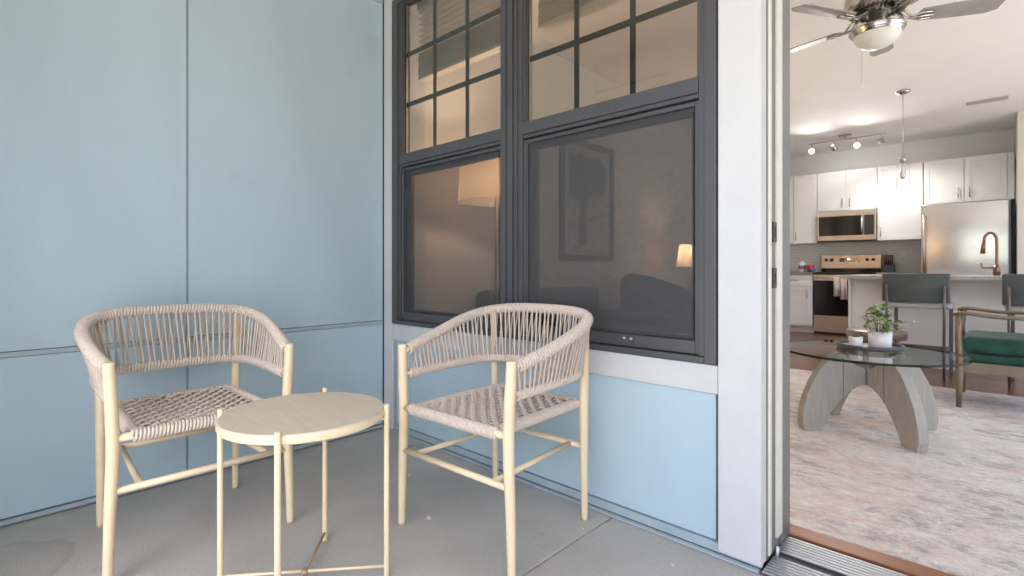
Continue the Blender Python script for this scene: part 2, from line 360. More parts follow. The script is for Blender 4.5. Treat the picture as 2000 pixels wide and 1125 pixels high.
wl = thing('siding_wall', (0, -1, 0), 'pale blue panelled side wall behind the chair at left', 'wall')
VY = -1.027
box('backing', 'groove', wl, -.12, -.0125, -2.14, .30, .001, 2.86)
rows = [(.030, .6195), (.6425, 2.5195), (2.5425, CZ)]
for z0, z1 in rows:
    box('panel', 'blue', wl, -.012, 0, -2.10, VY - .0042, z0, z1, bev=.0012)
    box('panel', 'blue', wl, -.012, 0, VY + .0042, -.016, z0, z1, bev=.0012)
for z in (.6215, 2.5215):
    box('flashing', 'flash', wl, -.012, .003, -2.10, -.016, z, z + .0185, bev=.001)
box('joint_strip', 'flash', wl, -.012, -.005, VY - .0022, VY + .0022, .03, CZ)
box('base_flashing', 'flash', wl, -.012, .006, -2.10, -.016, .006, .024, bev=.001)
box('corner_bead', 'trim', wl, -.01, .006, -2.16, -2.10, 0, CZ)

fw = thing('front_wall', (0.4, -2.2, 0), 'blue panelled wall beside the open front of the porch', 'wall')
box('backing', 'groove', fw, -.1, .74, -2.30, -2.155, -.1, CZ)
for z0, z1 in rows: box('panel', 'blue', fw, .006, .738, -2.152, -2.14, z0, z1, bev=.0012)
box('casing', 'trim', fw, .742, .85, -2.32, -2.13, 0, 2.58, bev=.002)
box('header_casing', 'trim', fw, .852, 6.35, -2.32, -2.13, 2.42, 2.58, bev=.002)
box('header_panel', 'blue', fw, .742, 6.8, -2.30, -2.14, 2.583, CZ)
box('post', 'trim', fw, 6.352, 6.5, -2.32, -2.13, 0, 2.58, bev=.002)
ew = thing('end_wall', (6.6, -1, 0), 'blue panelled wall closing the far end of the porch', 'wall')
for z0, z1 in rows: box('panel', 'blue', ew, 6.6, 6.62, -2.12, -.01, z0, z1)

# ------------------------------------------------------------------ window wall
ww = thing('window_wall', (1, .1, 0), 'blue and white trimmed wall holding the large double window', 'wall')
X0, X1, Z0, Z1 = .094, 1.980, .631, 2.505          # window opening
box('sheathing', 'groove', ww, -.0, X0 - .004, .016, .20, 0, CZ)
box('sheathing', 'groove', ww, X0 - .003, X1 + .003, .016, .20, 0, .60)
box('sheathing', 'groove', ww, X0 - .003, X1 + .003, .016, .20, Z1 + .02, CZ)
box('sheathing', 'groove', ww, X1 + .004, 2.05, .016, .20, 0, CZ)
box('corner_board', 'trim', ww, .004, .092, -.010, .014, .012, CZ, bev=.002)
box('apron_board', 'trim', ww, .096, 1.982, -.006, .015, .533, .628, bev=.002)
box('panel', 'blue', ww, .112, 1.972, .004, .015, .046, .531, bev=.0012)
box('joint_strip', 'flash', ww, .093, .108, -.002, .014, .046, .531)
box('base_flashing', 'flash', ww, .093, 2.117, -.004, .015, .012, .042, bev=.001)
box('floor_lip', 'flash', ww, .010, 2.112, -.022, -.0045, .002, .010, bev=.001)
box('casing_board', 'trim', ww, 1.9845, 2.118, -.012, .040, .020, CZ, bev=.0025)
box('header_board', 'trim', ww, .094, 1.9825, -.006, .015, Z1 + .002, 2.66, bev=.002)
box('header_panel', 'blue', ww, .094, 1.9825, .004, .015, 2.663, CZ)
box('inner_lining', 'drywall', ww, .04, X0 - .005, .202, .215, 0, 2.7)
box('inner_lining', 'drywall', ww, X0 - .004, X1 + .004, .202, .215, 0, .60)
box('inner_lining', 'drywall', ww, X0 - .004, X1 + .004, .202, .215, Z1 + .02, 2.7)
box('inner_lining', 'drywall', ww, X1 + .005, 2.05, .202, .215, 0, 2.7)
# inner reveals of the window
rv = MB(); rv.box(X0 - .012, X0 + .012, .062, .213, .602, Z1 + .018); rv.box(X1 - .012, X1 + .012, .062, .213, .602, Z1 + .018); rv.box(X0 + .013, X1 - .013, .062, .213, Z1 + .0, Z1 + .018); rv.box(X0 + .013, X1 - .013, .062, .225, .602, .625)
rv.build('reveal', 'trim', ww)

wd = thing('window', (1.04, 0, .63), 'dark bronze double window of two hung units with white blinds', 'window')
f = MB()
# outer frame: stepped profile
f.box(X0, .150, -.016, .060, Z0, Z1, .002); f.box(X1 - .040, X1, -.016, .060, Z0, Z1, .002)
f.box(.151, X1 - .041, -.016, .060, Z1 - .036, Z1, .002); f.box(.151, X1 - .041, -.016, .060, Z0, Z0 + .022, .002)
f.build('frame', 'bronze', wd)
f = MB(); f.box(X1 - .062, X1 - .041, -.006, .058, Z0 + .023, Z1 - .037, .001); f.box(.151, .170, -.006, .058, Z0 + .023, Z1 - .037, .001)
f.build('frame_step', 'bronze', wd)
mu_ = MB()
for a, b, d in ((.980, 1.004, -.012), (1.005, 1.018, -.018), (1.019, 1.031, -.012), (1.032, 1.062, -.020), (1.063, 1.075, -.012), (1.076, 1.088, -.018), (1.089, 1.114, -.010)):
    mu_.box(a, b, d, .058, Z0 + .0225, Z1 - .0365, .001)
mu_.build('mullion', 'bronze', wd)
GY = .016
for gx0, gx1 in ((.171, .979), (1.115, 1.917)):
    us = MB(); zb, zt = 1.545, Z1 - .037
    us.box(gx0, gx1, -.012, .040, zb, zb + .054, .002)                       # meeting rail
    us.box(gx0, gx1, -.004, .040, zb - .016, zb - .001, .001)
    us.box(gx0, gx0 + .011, -.004, .040, zb + .055, zt); us.box(gx1 - .006, gx1, -.004, .040, zb + .055, zt); us.box(gx0 + .012, gx1 - .007, -.004, .040, zt - .008, zt)
    u = us.build('upper_sash', 'bronze', wd)
    box('pane', 'window_glass', u, gx0 + .0112, gx1 - .0062, GY, GY + .004, zb + .0542, zt - .0082)
    gz0, gz1 = zb + .0545, zt - .0085; gw = (gx1 - gx0 - .018) / 3; gh = (gz1 - gz0) / 3
    box('spacer', 'weather', u, gx0 + .0115, gx0 + .016, GY + .006, GY + .018, gz0, gz1)
    for k in (1, 2):
        x = gx0 + .011 + gw * k; box('muntin', 'muntin', u, x - .0110, x + .0110, GY + .006, GY + .013, gz0, gz1)
        z = gz0 + gh * k; box('muntin', 'muntin', u, gx0 + .018, gx1 - .007, GY + .0062, GY + .0128, z - .0125, z + .0125)
    # lower sash set back behind the screen
    lz0, lz1 = Z0 + .024, zb - .018
    ls = MB(); ls.box(gx0 + .002, gx0 + .045, .034, .056, lz0, lz1); ls.box(gx1 - .040, gx1 - .002, .034, .056, lz0, lz1); ls.box(gx0 + .046, gx1 - .041, .034, .056, lz0, lz0 + .06); ls.box(gx0 + .046, gx1 - .041, .034, .056, lz1 - .045, lz1)
    l = ls.build('lower_sash', 'bronze_dark', wd)
    box('pane', 'window_glass', l, gx0 + .0455, gx1 - .0405, .044, .048, lz0 + .0605, lz1 - .0455)
    sf = MB(); sf.box(gx0 + .004, gx0 + .020, .006, .018, lz0 + .001, lz1 - .004, .0015); sf.box(gx1 - .018, gx1 - .003, .006, .018, lz0 + .001, lz1 - .004, .0015)
    sf.box(gx0 + .021, gx1 - .019, .006, .018, lz0 + .001, lz0 + .046, .0015); sf.box(gx0 + .021, gx1 - .019, .006, .018, lz1 - .020, lz1 - .004, .0015)
    s = sf.build('insect_screen', 'bronze', wd)
    box('screen_mesh', 'screen', s, gx0 + .0205, gx1 - .0185, .012, .0125, lz0 + .0465, lz1 - .0205)
    tube('spline', 'gasket', s, [(gx0 + .023, .0055, lz0 + .049), (gx0 + .023, .0055, lz1 - .023), (gx1 - .021, .0055, lz1 - .023), (gx1 - .021, .0055, lz0 + .049)], .002, 6, closed=True)
    box('weep_strip', 'alu', s, gx0 + .0005, gx0 + .0035, .004, .016, lz0 + .01, lz1 - .01)
for x in (1.622, 1.652):
    lathe('latch_pin', 'alu', wd, [(.0, -.008), (.006, -.006), (.008, 0), (.008, .006)], (x, .006, .685), 12, axis='y')

for i, (bx0, bx1, zb, lab) in enumerate(((.20, .968, 2.045, 'raised white slat blind in the left window, lit warm from below'), (1.118, 1.905, 2.05, 'raised white slat blind in the right window beside the door'))):
    bl = thing('window_blind', ((bx0 + bx1) / 2, .12, zb), lab, 'blind', 'raised blinds in the double window')
    box('headrail', 'blind', bl, bx0, bx1, .085, .150, Z1 - .055, Z1 - .006, bev=.003)
    box('bottom_rail', 'blind', bl, bx0, bx1, .092, .145, zb, zb + .020, bev=.003)
    z = zb + .024; k = 0; first = None
    while z < Z1 - .065:
        tl = random.uniform(-.004, .004)
        dx = random.uniform(-.003, .003)
        if first is None: first = MB().box(bx0 + .004, bx1 - .004, .090, .147, z, z + .0040).build('slat', 'blind', bl)
        else: inst(first, bl, ((bx0 + bx1) / 2 + dx, .1185 + dx, z + .0020), (R(random.uniform(-5, 5)) if k > 12 else R(random.uniform(-1.5, 1.5)), R(random.uniform(-.15, .15)), 0))
        k += 1; z += .0105 if k < 13 else .034
    for x in (bx0 + .12, bx1 - .12):
        tube('cord', 'blind', bl, [(x, .088, zb), (x, .088, Z1 - .05)], .0012, 5)
        lathe('cord_button', 'white_ceramic', bl, [(0, -.006), (.006, -.005), (.006, 0)], (x, .1185, zb), 10)

# ------------------------------------------------------------------ door opening
JF = 2.117
df = thing('door_frame', (2.1, .15, 0), 'grey metal door frame with pale weatherstrip beside the white casing', 'door frame')
box('jamb', 'jamb_grey', df, 2.05, JF, .041, .290, .014, 2.52, bev=.001)
box('weatherstrip', 'weather', df, JF + .0002, JF + .007, .052, .076, .030, 2.50, bev=.002)
box('outer_stop', 'jamb_grey', df, JF + .0002, JF + .003, .078, .124, .030, 2.50, bev=.001)
box('inner_strip', 'weather', df, JF + .0002, JF + .010, .126, .178, .060, 2.50, bev=.002)
box('inner_stop', 'jamb_grey', df, JF + .0002, JF + .0035, .180, .288, .014, 2.50, bev=.001)
for z in (1.068, .918):
    sp = box('strike_plate', 'strike', df, JF + .003, JF + .0095, .088, .118, z - .033, z + .033, bev=.002)
    box('latch_hole', 'gasket', sp, JF + .0096, JF + .0102, .096, .110, z - .016, z + .016)
box('head', 'jamb_grey', df, 2.05, 4.788, .041, .290, 2.522, 2.60)
box('jamb', 'jamb_grey', df, 4.05, 4.12, .041, .290, .014, 2.52)
rw = thing('door_wall', (4.6, .1, 0), 'white wall beyond the doorway', 'wall')
box('panel', 'trim', rw, 4.79, 5.0, .0, .29, 0, CZ); box('lintel', 'trim', rw, 2.052, 4.788, .0, .29, 2.603, CZ)
gd = thing('added_glazed_panel', (4.4, .15, 0), 'unseen fixed glazed panel added beside the open doorway for daylight', 'added glazing')  # out of view, put in to let more daylight indoors
for k in range(1):
    xa = 4.124 + k * .658
    g_ = MB(); g_.box(xa, xa + .05, .12, .17, .01, 2.52); g_.box(xa + .606, xa + .656, .12, .17, .01, 2.52); g_.box(xa + .051, xa + .605, .12, .17, .01, .12); g_.box(xa + .051, xa + .605, .12, .17, 2.42, 2.52)
    g_ = g_.build('sash', 'jamb_grey', gd); box('pane', 'glass', g_, xa + .0505, xa + .6055, .142, .146, .1205, 2.4195)
th = thing('door_threshold', (3, .13, 0), 'ribbed aluminium door threshold at the foot of the doorway', 'threshold')
box('base', 'alu_dark', th, JF + .001, 4.05, -.020, .268, -.0, .006)
y = -.018; rib = None
for k in range(15):
    if k == 7: y += .024; continue
    h = .014 if k < 7 else .020
    if rib is None: rib = MB().box(JF + .004, 4.049, y, y + .0115, .0062, .014, .0025).build('rib', 'alu', th)
    else: inst(rib, th, ((JF + .004 + 4.049) / 2, y + .00575, .0101 + (h - .014)))
    y += .0180
box('centre_channel', 'alu_dark', th, JF + .012, 4.049, .110, .131, .0062, .0085)
tube('weep_plug', 'white_ceramic', th, [(JF + .012, .112, .010), (JF + .014, .112, .040)], .0055, 8)
box('wood_nosing', 'oakstrip', th, JF - .01, 4.05, .2705, .352, .0, .020, bev=.004)

# ------------------------------------------------------------------ interior shell
IX0, IX1, IY1, IZ = .04, 4.9, 7.20, 2.69
fi = thing('wood_floor', (2, 4, 0)); fi['kind'] = 'structure'
box('subfloor', 'hardwood', fi, -.1, IX1, .292, IY1 + .05, -.10, -.004)
pw = .127; first = None
yy = 3.30; j = 0
while yy < 6.9:
    x = -.1 - (j * .53 % 1.4)
    while x < 3.4:
        L = 1.4
        if x + L > .05:
            c = (x + L / 2, yy + pw / 2, .004)
            if first is None: first = MB().box(x + .0006, x + L - .0006, yy + .0006, yy + pw - .0006, -.003, .011, .0012).build('plank', 'plank', fi); 
            else: inst(first, fi, (c[0], c[1], .004 + random.uniform(-.0003, .0003)))
        x += L
    yy += pw; j += 1
cl = box('room_ceiling', 'ceilpaint', None, -.1, IX1 + .1, .2, IY1 + .1, IZ, IZ + .1); cl['kind'] = 'structure'
lw = box('living_room_wall', 'drywall', None, -.10, IX0, .216, IY1, 0, IZ); tag(lw, 'warm beige living room wall seen through the window', 'wall')
bw = thing('kitchen_wall', (2, 7.2, 0), 'pale kitchen wall behind the white cabinets with small tile backsplash', 'wall')
box('plaster', 'kwall', bw, -.1, 2.82, IY1, IY1 + .1, 0, IZ)
box('backsplash', 'pennytile', bw, .05, 1.96, IY1 - .008, IY1 - .001, .90, 1.36)
box('return', 'kwall', bw, 2.822, 2.90, 6.452, 7.30, 0, IZ)
pv = box('partition_wall', 'drywall', None, 2.825, 5.0, 6.30, 6.45, 0, IZ); tag(pv, 'beige wall end at the right edge beside the refrigerator', 'wall')
sw = thing('added_glazing_wall', (IX1, 3, 0), 'unseen beige wall closing the living room on the right, glazing added for daylight', 'wall')  # wall out of view; its wide glazing is added to bring in daylight
for a_ in ((.3, .6, 0, IZ), (5.9, 6.3, 0, IZ), (.602, 5.898, 0, .12), (.602, 5.898, 2.55, IZ)): box('plaster', 'drywall', sw, IX1, IX1 + .1, *a_)
for k in range(3):
    ya = .604 + k * 1.764; g_ = MB(); g_.box(IX1 + .03, IX1 + .07, ya, ya + .05, .122, 2.548); g_.box(IX1 + .03, IX1 + .07, ya + 1.712, ya + 1.762, .122, 2.548); g_.box(IX1 + .03, IX1 + .07, ya + .051, ya + 1.711, .122, .18); g_.box(IX1 + .03, IX1 + .07, ya + .051, ya + 1.711, 2.49, 2.548)
    g_ = g_.build('sash', 'trim', sw); box('pane', 'glass', g_, IX1 + .048, IX1 + .052, ya + .0505, ya + 1.7115, .1805, 2.4895)
rg = box('area_rug', 'rug', None, .55, 4.8, .362, 3.55, .0, .016, bev=.004); tag(rg, 'distressed cream and grey rug covering the living room floor', 'rug')

# ------------------------------------------------------------------ rope armchairs
unit = MB().tube([(0, 0, -.5), (0, 0, .5)], 1, 7, caps=False)
def rope_chair():
    root = thing('rope_armchair', (0, 0, 0))
    hF, hB, D = .259, .2286, .4651; yf, yb = -D / 2, D / 2
    for s in (-1, 1):
        fp = [(s * (hF + .012), yf, 0), (s * (hF + .012), yf, .012), (s * (hF + .007), yf, .20), (s * hF, yf, .36), (s * (hF - .001), yf, .43), (s * (hF + .003), yf, .54), (s * (hF + .009), yf + .002, .650), (s * (hF + .009), yf + .002, .664), (s * (hF + .009), yf + .002, .668)]
        leg = tube('leg', 'cream', root, fp, [.0125, .013, .0155, .0178, .018, .0175, .0165, .016, .0125], 18)
        lathe('foot_cap', 'foot', leg, [(0, 0), (.0115, 0), (.0115, .004)], (s * (hF + .012), yf, -.0005), 14)
        bp = [(s * hB, yb + .006, 0), (s * hB, yb + .005, .012), (s * hB, yb, .25), (s * hB, yb, .44), (s * (hB + .004), yb, .58), (s * (hB + .008), yb + .003, .76)]
        leg = tube('leg', 'cream', root, bp, [.0115, .012, .0155, .0172, .0165, .012], 18)
        lathe('foot_cap', 'foot', leg, [(0, 0), (.0105, 0), (.0105, .004)], (s * hB, yb + .006, -.0005), 14)
    zs = .436
    tube('seat_rail', 'cream', root, [(-hF, yf, zs), (hF, yf, zs)], .0125, 14)
    tube('seat_rail', 'cream', root, [(-hB, yb, zs), (hB, yb, zs)], .0125, 14)
    si_f, si_b = .205, .196
    for s in (-1, 1): tube('seat_rail', 'cream', root, [(s * si_f, yf + .004, zs), (s * (si_f + si_b) / 2, 0, zs + .001), (s * si_b, yb - .004, zs)], .0115, 12)
    zt = .278
    tube('stretcher', 'cream', root, [(-hF - .004, yf, zt), (hF + .004, yf, zt)], .0105, 14)
    tube('stretcher', 'cream', root, [(-hB, yb, zt), (hB, yb, zt)], .0105, 14)
    for s in (-1, 1): tube('stretcher', 'cream', root, [(s * .190, yf, zt), (s * .168, yb, zt)], .0095, 12)
    # wound rails of the back
    half = [(.262, yf + .004, .640), (.280, -.14, .664), (.293, -.03, .694), (.298, .07, .725), (.286, .155, .750), (.252, .218, .767), (.190, .258, .777), (.10, .278, .782), (0, .284, .783)]
    top = half + [(-x, y, z) for x, y, z in half[-2::-1]]
    halfb = [(.259, yf + .004, .556), (.262, -.14, .558), (.263, -.03, .561), (.260, .07, .563), (.250, .145, .564), (.222, .200, .565), (.170, .232, .566), (.09, .246, .567), (0, .250, .567)]
    bot = halfb + [(-x, y, z) for x, y, z in halfb[-2::-1]]
    NT = 240
    tp, LT = smooth_path(top, NT); bp_, LB = smooth_path(bot, NT)
    tube('top_rail', 'cream', root, tp[::3] + [tp[-1]], .0105, 10); tube('lower_rail', 'cream', root, bp_[::3] + [bp_[-1]], .0095, 10)
    def coil(path, L, r, cr, pitch, t0=.0, t1=1., seg=10):
        turns = int(L * (t1 - t0) / pitch); N = turns * seg; out = []; Lp = len(path)
        for i in range(N + 1):
            q = (t0 + (t1 - t0) * i / N) * (Lp - 1); k = min(Lp - 2, int(q)); p = path[k].lerp(path[k + 1], q - k)
            d = (path[min(Lp - 1, k + 2)] - path[max(0, k - 1)]).normalized(); n1 = d.cross(Vector((0, 0, 1))).normalized(); n2 = n1.cross(d)
            a = 2 * math.pi * i / seg; rr = r * (1 + random.uniform(-.02, .02)); out.append(p + (n1 * math.cos(a) + n2 * math.sin(a)) * rr)
        return out
    c = MB().tube(coil(tp, LT, .0160, .0052, .0112, .015, .985), .0055, 6); c.build('rope_wrap', 'rope', root, fix=False)['kind'] = 'stuff'
    c = MB().tube(coil(bp_, LB, .0140, .0045, .0108, .015, .985), .0052, 6); c.build('rope_wrap', 'rope', root, fix=False)['kind'] = 'stuff'
    fr, Lf = smooth_path([(-.212, yf, zs), (0, yf, zs), (.212, yf, zs)], 40)
    c = MB().tube(coil(fr, Lf, .0162, .0045, .0102), .0050, 6); c.build('rope_wrap', 'rope', root, fix=False)['kind'] = 'stuff'
    for s in (-1, 1):
        sr, Ls = smooth_path([(s * (si_f - .001), yf + .022, zs), (s * .2, 0, zs + .001), (s * si_b, yb - .012, zs)], 40)
        c = MB().tube(coil(sr, Ls, .0152, .0045, .0102), .0050, 6); c.build('rope_wrap', 'rope', root, fix=False)['kind'] = 'stuff'
    br, Lb = smooth_path([(-.195, yb, zs), (0, yb, zs), (.195, yb, zs)], 40)
    c = MB().tube(coil(br, Lb, .0152, .0045, .0102), .0050, 6); c.build('rope_wrap', 'rope', root, fix=False)['kind'] = 'stuff'
    # upright cords of the back, two layers
    st = None; NS = 62
    for layer in (0, 1):
        for k in range(NS):
            a = .022 + .956 * (k + .5 * layer) / NS + random.uniform(-.0016, .0016)
            lean = (.012 if layer == 0 else -.010) + random.uniform(-.0035, .0035)
            b = min(.985, max(.015, a + lean))
            pa = tp[int(a * (NT - 1))]; pb = bp_[int(b * (NT - 1))]
            out = Vector((pa.x, pa.y + .05, 0)).normalized()
            off = out * (.0125 if layer == 0 else -.0105); off2 = out * (.0105 if layer == 0 else -.0095)
            A = pa + off; B = pb + off2; d = A - B; mid = (A + B) / 2
            q = d.to_track_quat('Z', 'Y').to_euler()
            if st is None:
                st = unit.build('cord', 'rope', root); st.location = mid; st.rotation_euler = q; st.scale = (.0036, .0036, d.length); W[st] = mid
            else: inst(st, root, mid, q, (.0036, .0036, d.length))
    # woven seat
    p = .0255; nrow = 17; y0 = yf + .020; y1 = yb - .012
    p = (y1 - y0) / nrow
    for j in range(nrow):
        for d in (-.0042, .0042):
            v = y0 + p * (j + .5) + d; pts = []; N = 92
            hw = si_f + (si_b - si_f) * (v - yf) / D
            for i in range(N + 1):
                u = -hw + 2 * hw * i / N; e = 1 - abs(2 * i / N - 1) ** 6
                sag = -.010 * (1 - (u / hw) ** 2) * (1 - ((v) / .24) ** 2)
                z = zs + .0105 + sag * e + (.0085 * math.sin(math.pi * u / p + math.pi * j)) * e
                pts.append((u, v + .0012 * math.sin(7 * u + j), z))
            MB().tube(pts, .0038, 6).build('seat_cord', 'rope', root, fix=False)
    under = MB()                          # underside of the weave closes the gaps
    for k in range(30):
        v = y0 + (y1 - y0) * (k + .5) / 30; under.tube([(-.19, v, zs - .012), (0, v, zs - .018), (.19, v, zs - .012)], .0058, 5)
    under.build('seat_underside', 'rope', root, fix=False)['kind'] = 'stuff'
    ncol = 16
    for i in range(-ncol // 2 + 1, ncol // 2):
        for d in (0.,):
            u = i * p + d; pts = []
            for k in range(41):
                v = y0 - .012 + (y1 - y0 + .024) * k / 40; sag = -.010 * (1 - (u / .2) ** 2) * (1 - (v / .24) ** 2)
                pts.append((u, v, zs + .0045 + sag - .0035 * math.sin(math.pi * ((v - y0) / p - .5) + math.pi * i)))
            MB().tube(pts, .0034, 6).build('seat_cord', 'rope', root, fix=False)
    return root
def copy_tree(o, parent=None):
    c = o.copy(); sc.collection.objects.link(c)
    if parent: c.parent = parent
    for ch in o.children: copy_tree(ch, c)
    return c
ch1 = rope_chair()
ch2 = copy_tree(ch1)
G = 'rope armchairs on the porch'
ch1.location = (.4932, -1.1449, .0005); ch1.rotation_euler.z = 1.5585
tag(ch1, 'cream framed rope armchair standing against the blue side wall, left of the table', 'armchair', G)
ch2.location = (1.3013, -.3526, .0005); ch2.rotation_euler.z = .0448
tag(ch2, 'cream framed rope armchair standing under the window, right of the table', 'armchair', G)

# ------------------------------------------------------------------ round side table
TX, TY, TR, TZ, LR, TA = 1.1296, -1.0045, .2328, .5203, .2419, 2.4425
tb = thing('side_table', (TX, TY, 0), 'round cream side table with four slender legs between the rope chairs', 'table')
lathe('tabletop', 'cream_top', tb, [(0, 0), (TR - .003, 0), (TR, -.003), (TR, -.024), (TR - .003, -.027), (0, -.027)], (TX, TY, TZ), 96, smooth=False)
lathe('rim', 'cream', tb, [(TR + .0004, -.0035), (TR + .0016, -.005), (TR + .0016, -.022), (TR + .0004, -.0245)], (TX, TY, TZ), 96)
for k in range(4):
    a = TA + k * math.pi / 2; x, y = TX + LR * math.cos(a), TY + LR * math.sin(a)
    lg = tube('leg', 'cream', tb, [(x, y, 0), (x, y, .004), (x, y, TZ + .010), (x, y, TZ + .012)], [.0075, .0082, .0082, .007], 14)
    xi, yi = TX + (LR - .03) * math.cos(a), TY + (LR - .03) * math.sin(a)
    tube('bracket', 'cream', lg, [(x, y, TZ - .036), (xi, yi, TZ - .0285)], .004, 8)
    zc = .028 if k % 2 == 0 else .034
    tube('crossbar', 'old_brass' if k == 0 else 'cream', tb, [(x, y, zc), (TX, TY, zc)], .0042, 10)
lathe('cross_hub', 'old_brass', tb, [(0, -.009), (.009, -.008), (.010, 0), (.009, .008), (0, .009)], (TX, TY, .031), 14)

# specks of litter on the slab
for i, (x, y, s, lab) in enumerate(((1.085, -.505, .014, 'small white paper scrap lying under the right chair'), (.70, -.32, .007, 'tiny white speck on the concrete behind the side table'), (1.555, -.17, .006, 'tiny white chip lying by the slab joint'), (1.90, -.16, .006, 'tiny pale chip on the concrete below the right end of the blue panel'))):
    b = MB(); n = 7; pts = [(x + s * (1 + .5 * random.uniform(-1, 1)) * math.cos(2 * math.pi * k / n), y + .6 * s * (1 + .5 * random.uniform(-1, 1)) * math.sin(2 * math.pi * k / n)) for k in range(n)]
    b.prism(pts, lambda a, c, t: (a, c, t + .12 * abs(a - x)), .0012, .0042)
    tag(b.build('litter_scrap', 'debris', None), lab, 'litter', 'scraps of litter on the porch floor')

# ------------------------------------------------------------------ living room furniture
def point(name, loc, e, col, r=.04, parent=None):
    l = bpy.data.lights.new(name, 'POINT'); l.energy = e; l.color = col; l.shadow_soft_size = r
    o = bpy.data.objects.new(name, l); sc.collection.objects.link(o)
    if parent: o.parent = parent; o.location = Vector(loc) - W[parent]
    else: o.location = loc
    W[o] = Vector(loc); return o
WARM = (1, .73, .50)
FX, FY = .515, .42
flp = thing('floor_lamp', (FX, FY, 0), 'lit floor lamp with cream drum shade behind the left window', 'lamp')
lathe('lamp_shade', 'lampshade', flp, [(.222, 1.338), (.224, 1.338), (.204, 1.665), (.202, 1.665)], (FX, FY, 0), 48)
tube('pole', 'nickel', flp, [(FX, FY, .02), (FX, FY, 1.56)], .008, 12)
tube('pole', 'nickel', flp, [(FX - .045, FY, .02), (FX - .045, FY, .93)], .005, 10)
lathe('pole_joint', 'lampblack', flp, [(0, -.028), (.022, -.02), (.030, 0), (.022, .02), (0, .028)], (FX - .02, FY, .735), 16)
lathe('base', 'lampblack', flp, [(0, 0), (.15, 0), (.15, .018), (0, .026)], (FX, FY, 0), 36)
lathe('light_bulb', 'bulb_lit', flp, [(0, -.035), (.025, -.02), (.03, 0), (.02, .03), (0, .04)], (FX, FY, 1.50), 16)
point('floor_lamp_light', (FX, FY + .05, 1.47), 6.8, WARM, .04, flp)

pc = thing('framed_picture', (.05, 2.0, 1.5), 'black framed abstract ink picture on the living room wall', 'picture')
f = MB(); y0, y1, z0, z1, t = 1.62, 2.42, 1.01, 2.05, .05
f.box(.041, .066, y0, y0 + t, z0, z1); f.box(.041, .066, y1 - t, y1, z0, z1); f.box(.041, .066, y0 + t, y1 - t, z0, z0 + t); f.box(.041, .066, y0 + t, y1 - t, z1 - t, z1)
f.build('frame', 'picframe', pc); box('paper', 'matte_paper', pc, .041, .050, y0 + t, y1 - t, z0 + t, z1 - t)
poly = [(1.74, 1.78), (1.75, 1.93), (1.82, 1.90), (1.90, 1.94), (2.03, 1.91), (2.20, 1.93), (2.30, 1.86), (2.29, 1.62), (2.20, 1.57), (2.08, 1.60), (2.02, 1.55), (1.985, 1.42), (1.99, 1.15), (1.90, 1.13), (1.88, 1.30), (1.90, 1.42), (1.895, 1.55), (1.83, 1.52), (1.74, 1.58)]
MB().prism(poly, lambda a, b, t: (t, a, b), .0505, .0515).build('ink_shape', 'ink', pc)
MB().prism([(1.74, 1.30), (1.75, 1.315), (2.28, 1.445), (2.285, 1.43)], lambda a, b, t: (t, a, b), .0520, .0525).build('ink_stroke', 'ink', pc)

sf = thing('sofa', (.5, 1.9, 0), 'dark charcoal sofa along the wall below the picture', 'sofa')
box('base', 'sofa', sf, .08, .98, .62, 1.86, .12, .42, bev=.03); box('backrest', 'sofa', sf, .08, .30, .62, 1.86, .425, .80, bev=.06)
for y in (.62, 1.68): box('armrest', 'sofa', sf, .10, .98, y, y + .18, .425, .62, bev=.05)
for y in (.805, 1.245): box('seat_cushion', 'sofa', sf, .305, .97, y, y + .43, .425, .54, bev=.04)
for x in (.15, .9):
    for y in (.70, 1.78): tube('leg', 'walnut', sf, [(x, y, .005), (x, y, .13)], [.015, .022], 10)
ac = thing('barrel_chair', (.6, 2.42, 0), 'dark rounded armchair beside the lit table lamp, seen through the screen', 'armchair')
AX, AY = .60, 2.42
MB().add([(AX + r * math.cos(t) , AY + r * math.sin(t), z) for k in range(25) for t in [R(50 + 260 * k / 24)] for r, z in ((.36, .15), (.40, .4), (.40, .60 + .26 * math.sin(math.pi * k / 24)), (.36, .64 + .26 * math.sin(math.pi * k / 24)), (.29, .60 + .26 * math.sin(math.pi * k / 24)), (.28, .4))], [(k * 6 + i, (k + 1) * 6 + i, (k + 1) * 6 + (i + 1) % 6, k * 6 + (i + 1) % 6) for k in range(24) for i in range(6)] + [tuple(range(6)), tuple(24 * 6 + i for i in range(6))][::1], True).build('backrest', 'sofa', ac)
lathe('seat_cushion', 'sofa', ac, [(0, .18), (.27, .18), (.275, .30), (.27, .42), (.22, .45), (0, .455)], (AX, AY, 0), 32)
for k in range(4): tube('leg', 'walnut', ac, [(AX + .25 * math.cos(R(45 + 90 * k)), AY + .25 * math.sin(R(45 + 90 * k)), .017), (AX + .22 * math.cos(R(45 + 90 * k)), AY + .22 * math.sin(R(45 + 90 * k)), .19)], [.012, .02], 10)

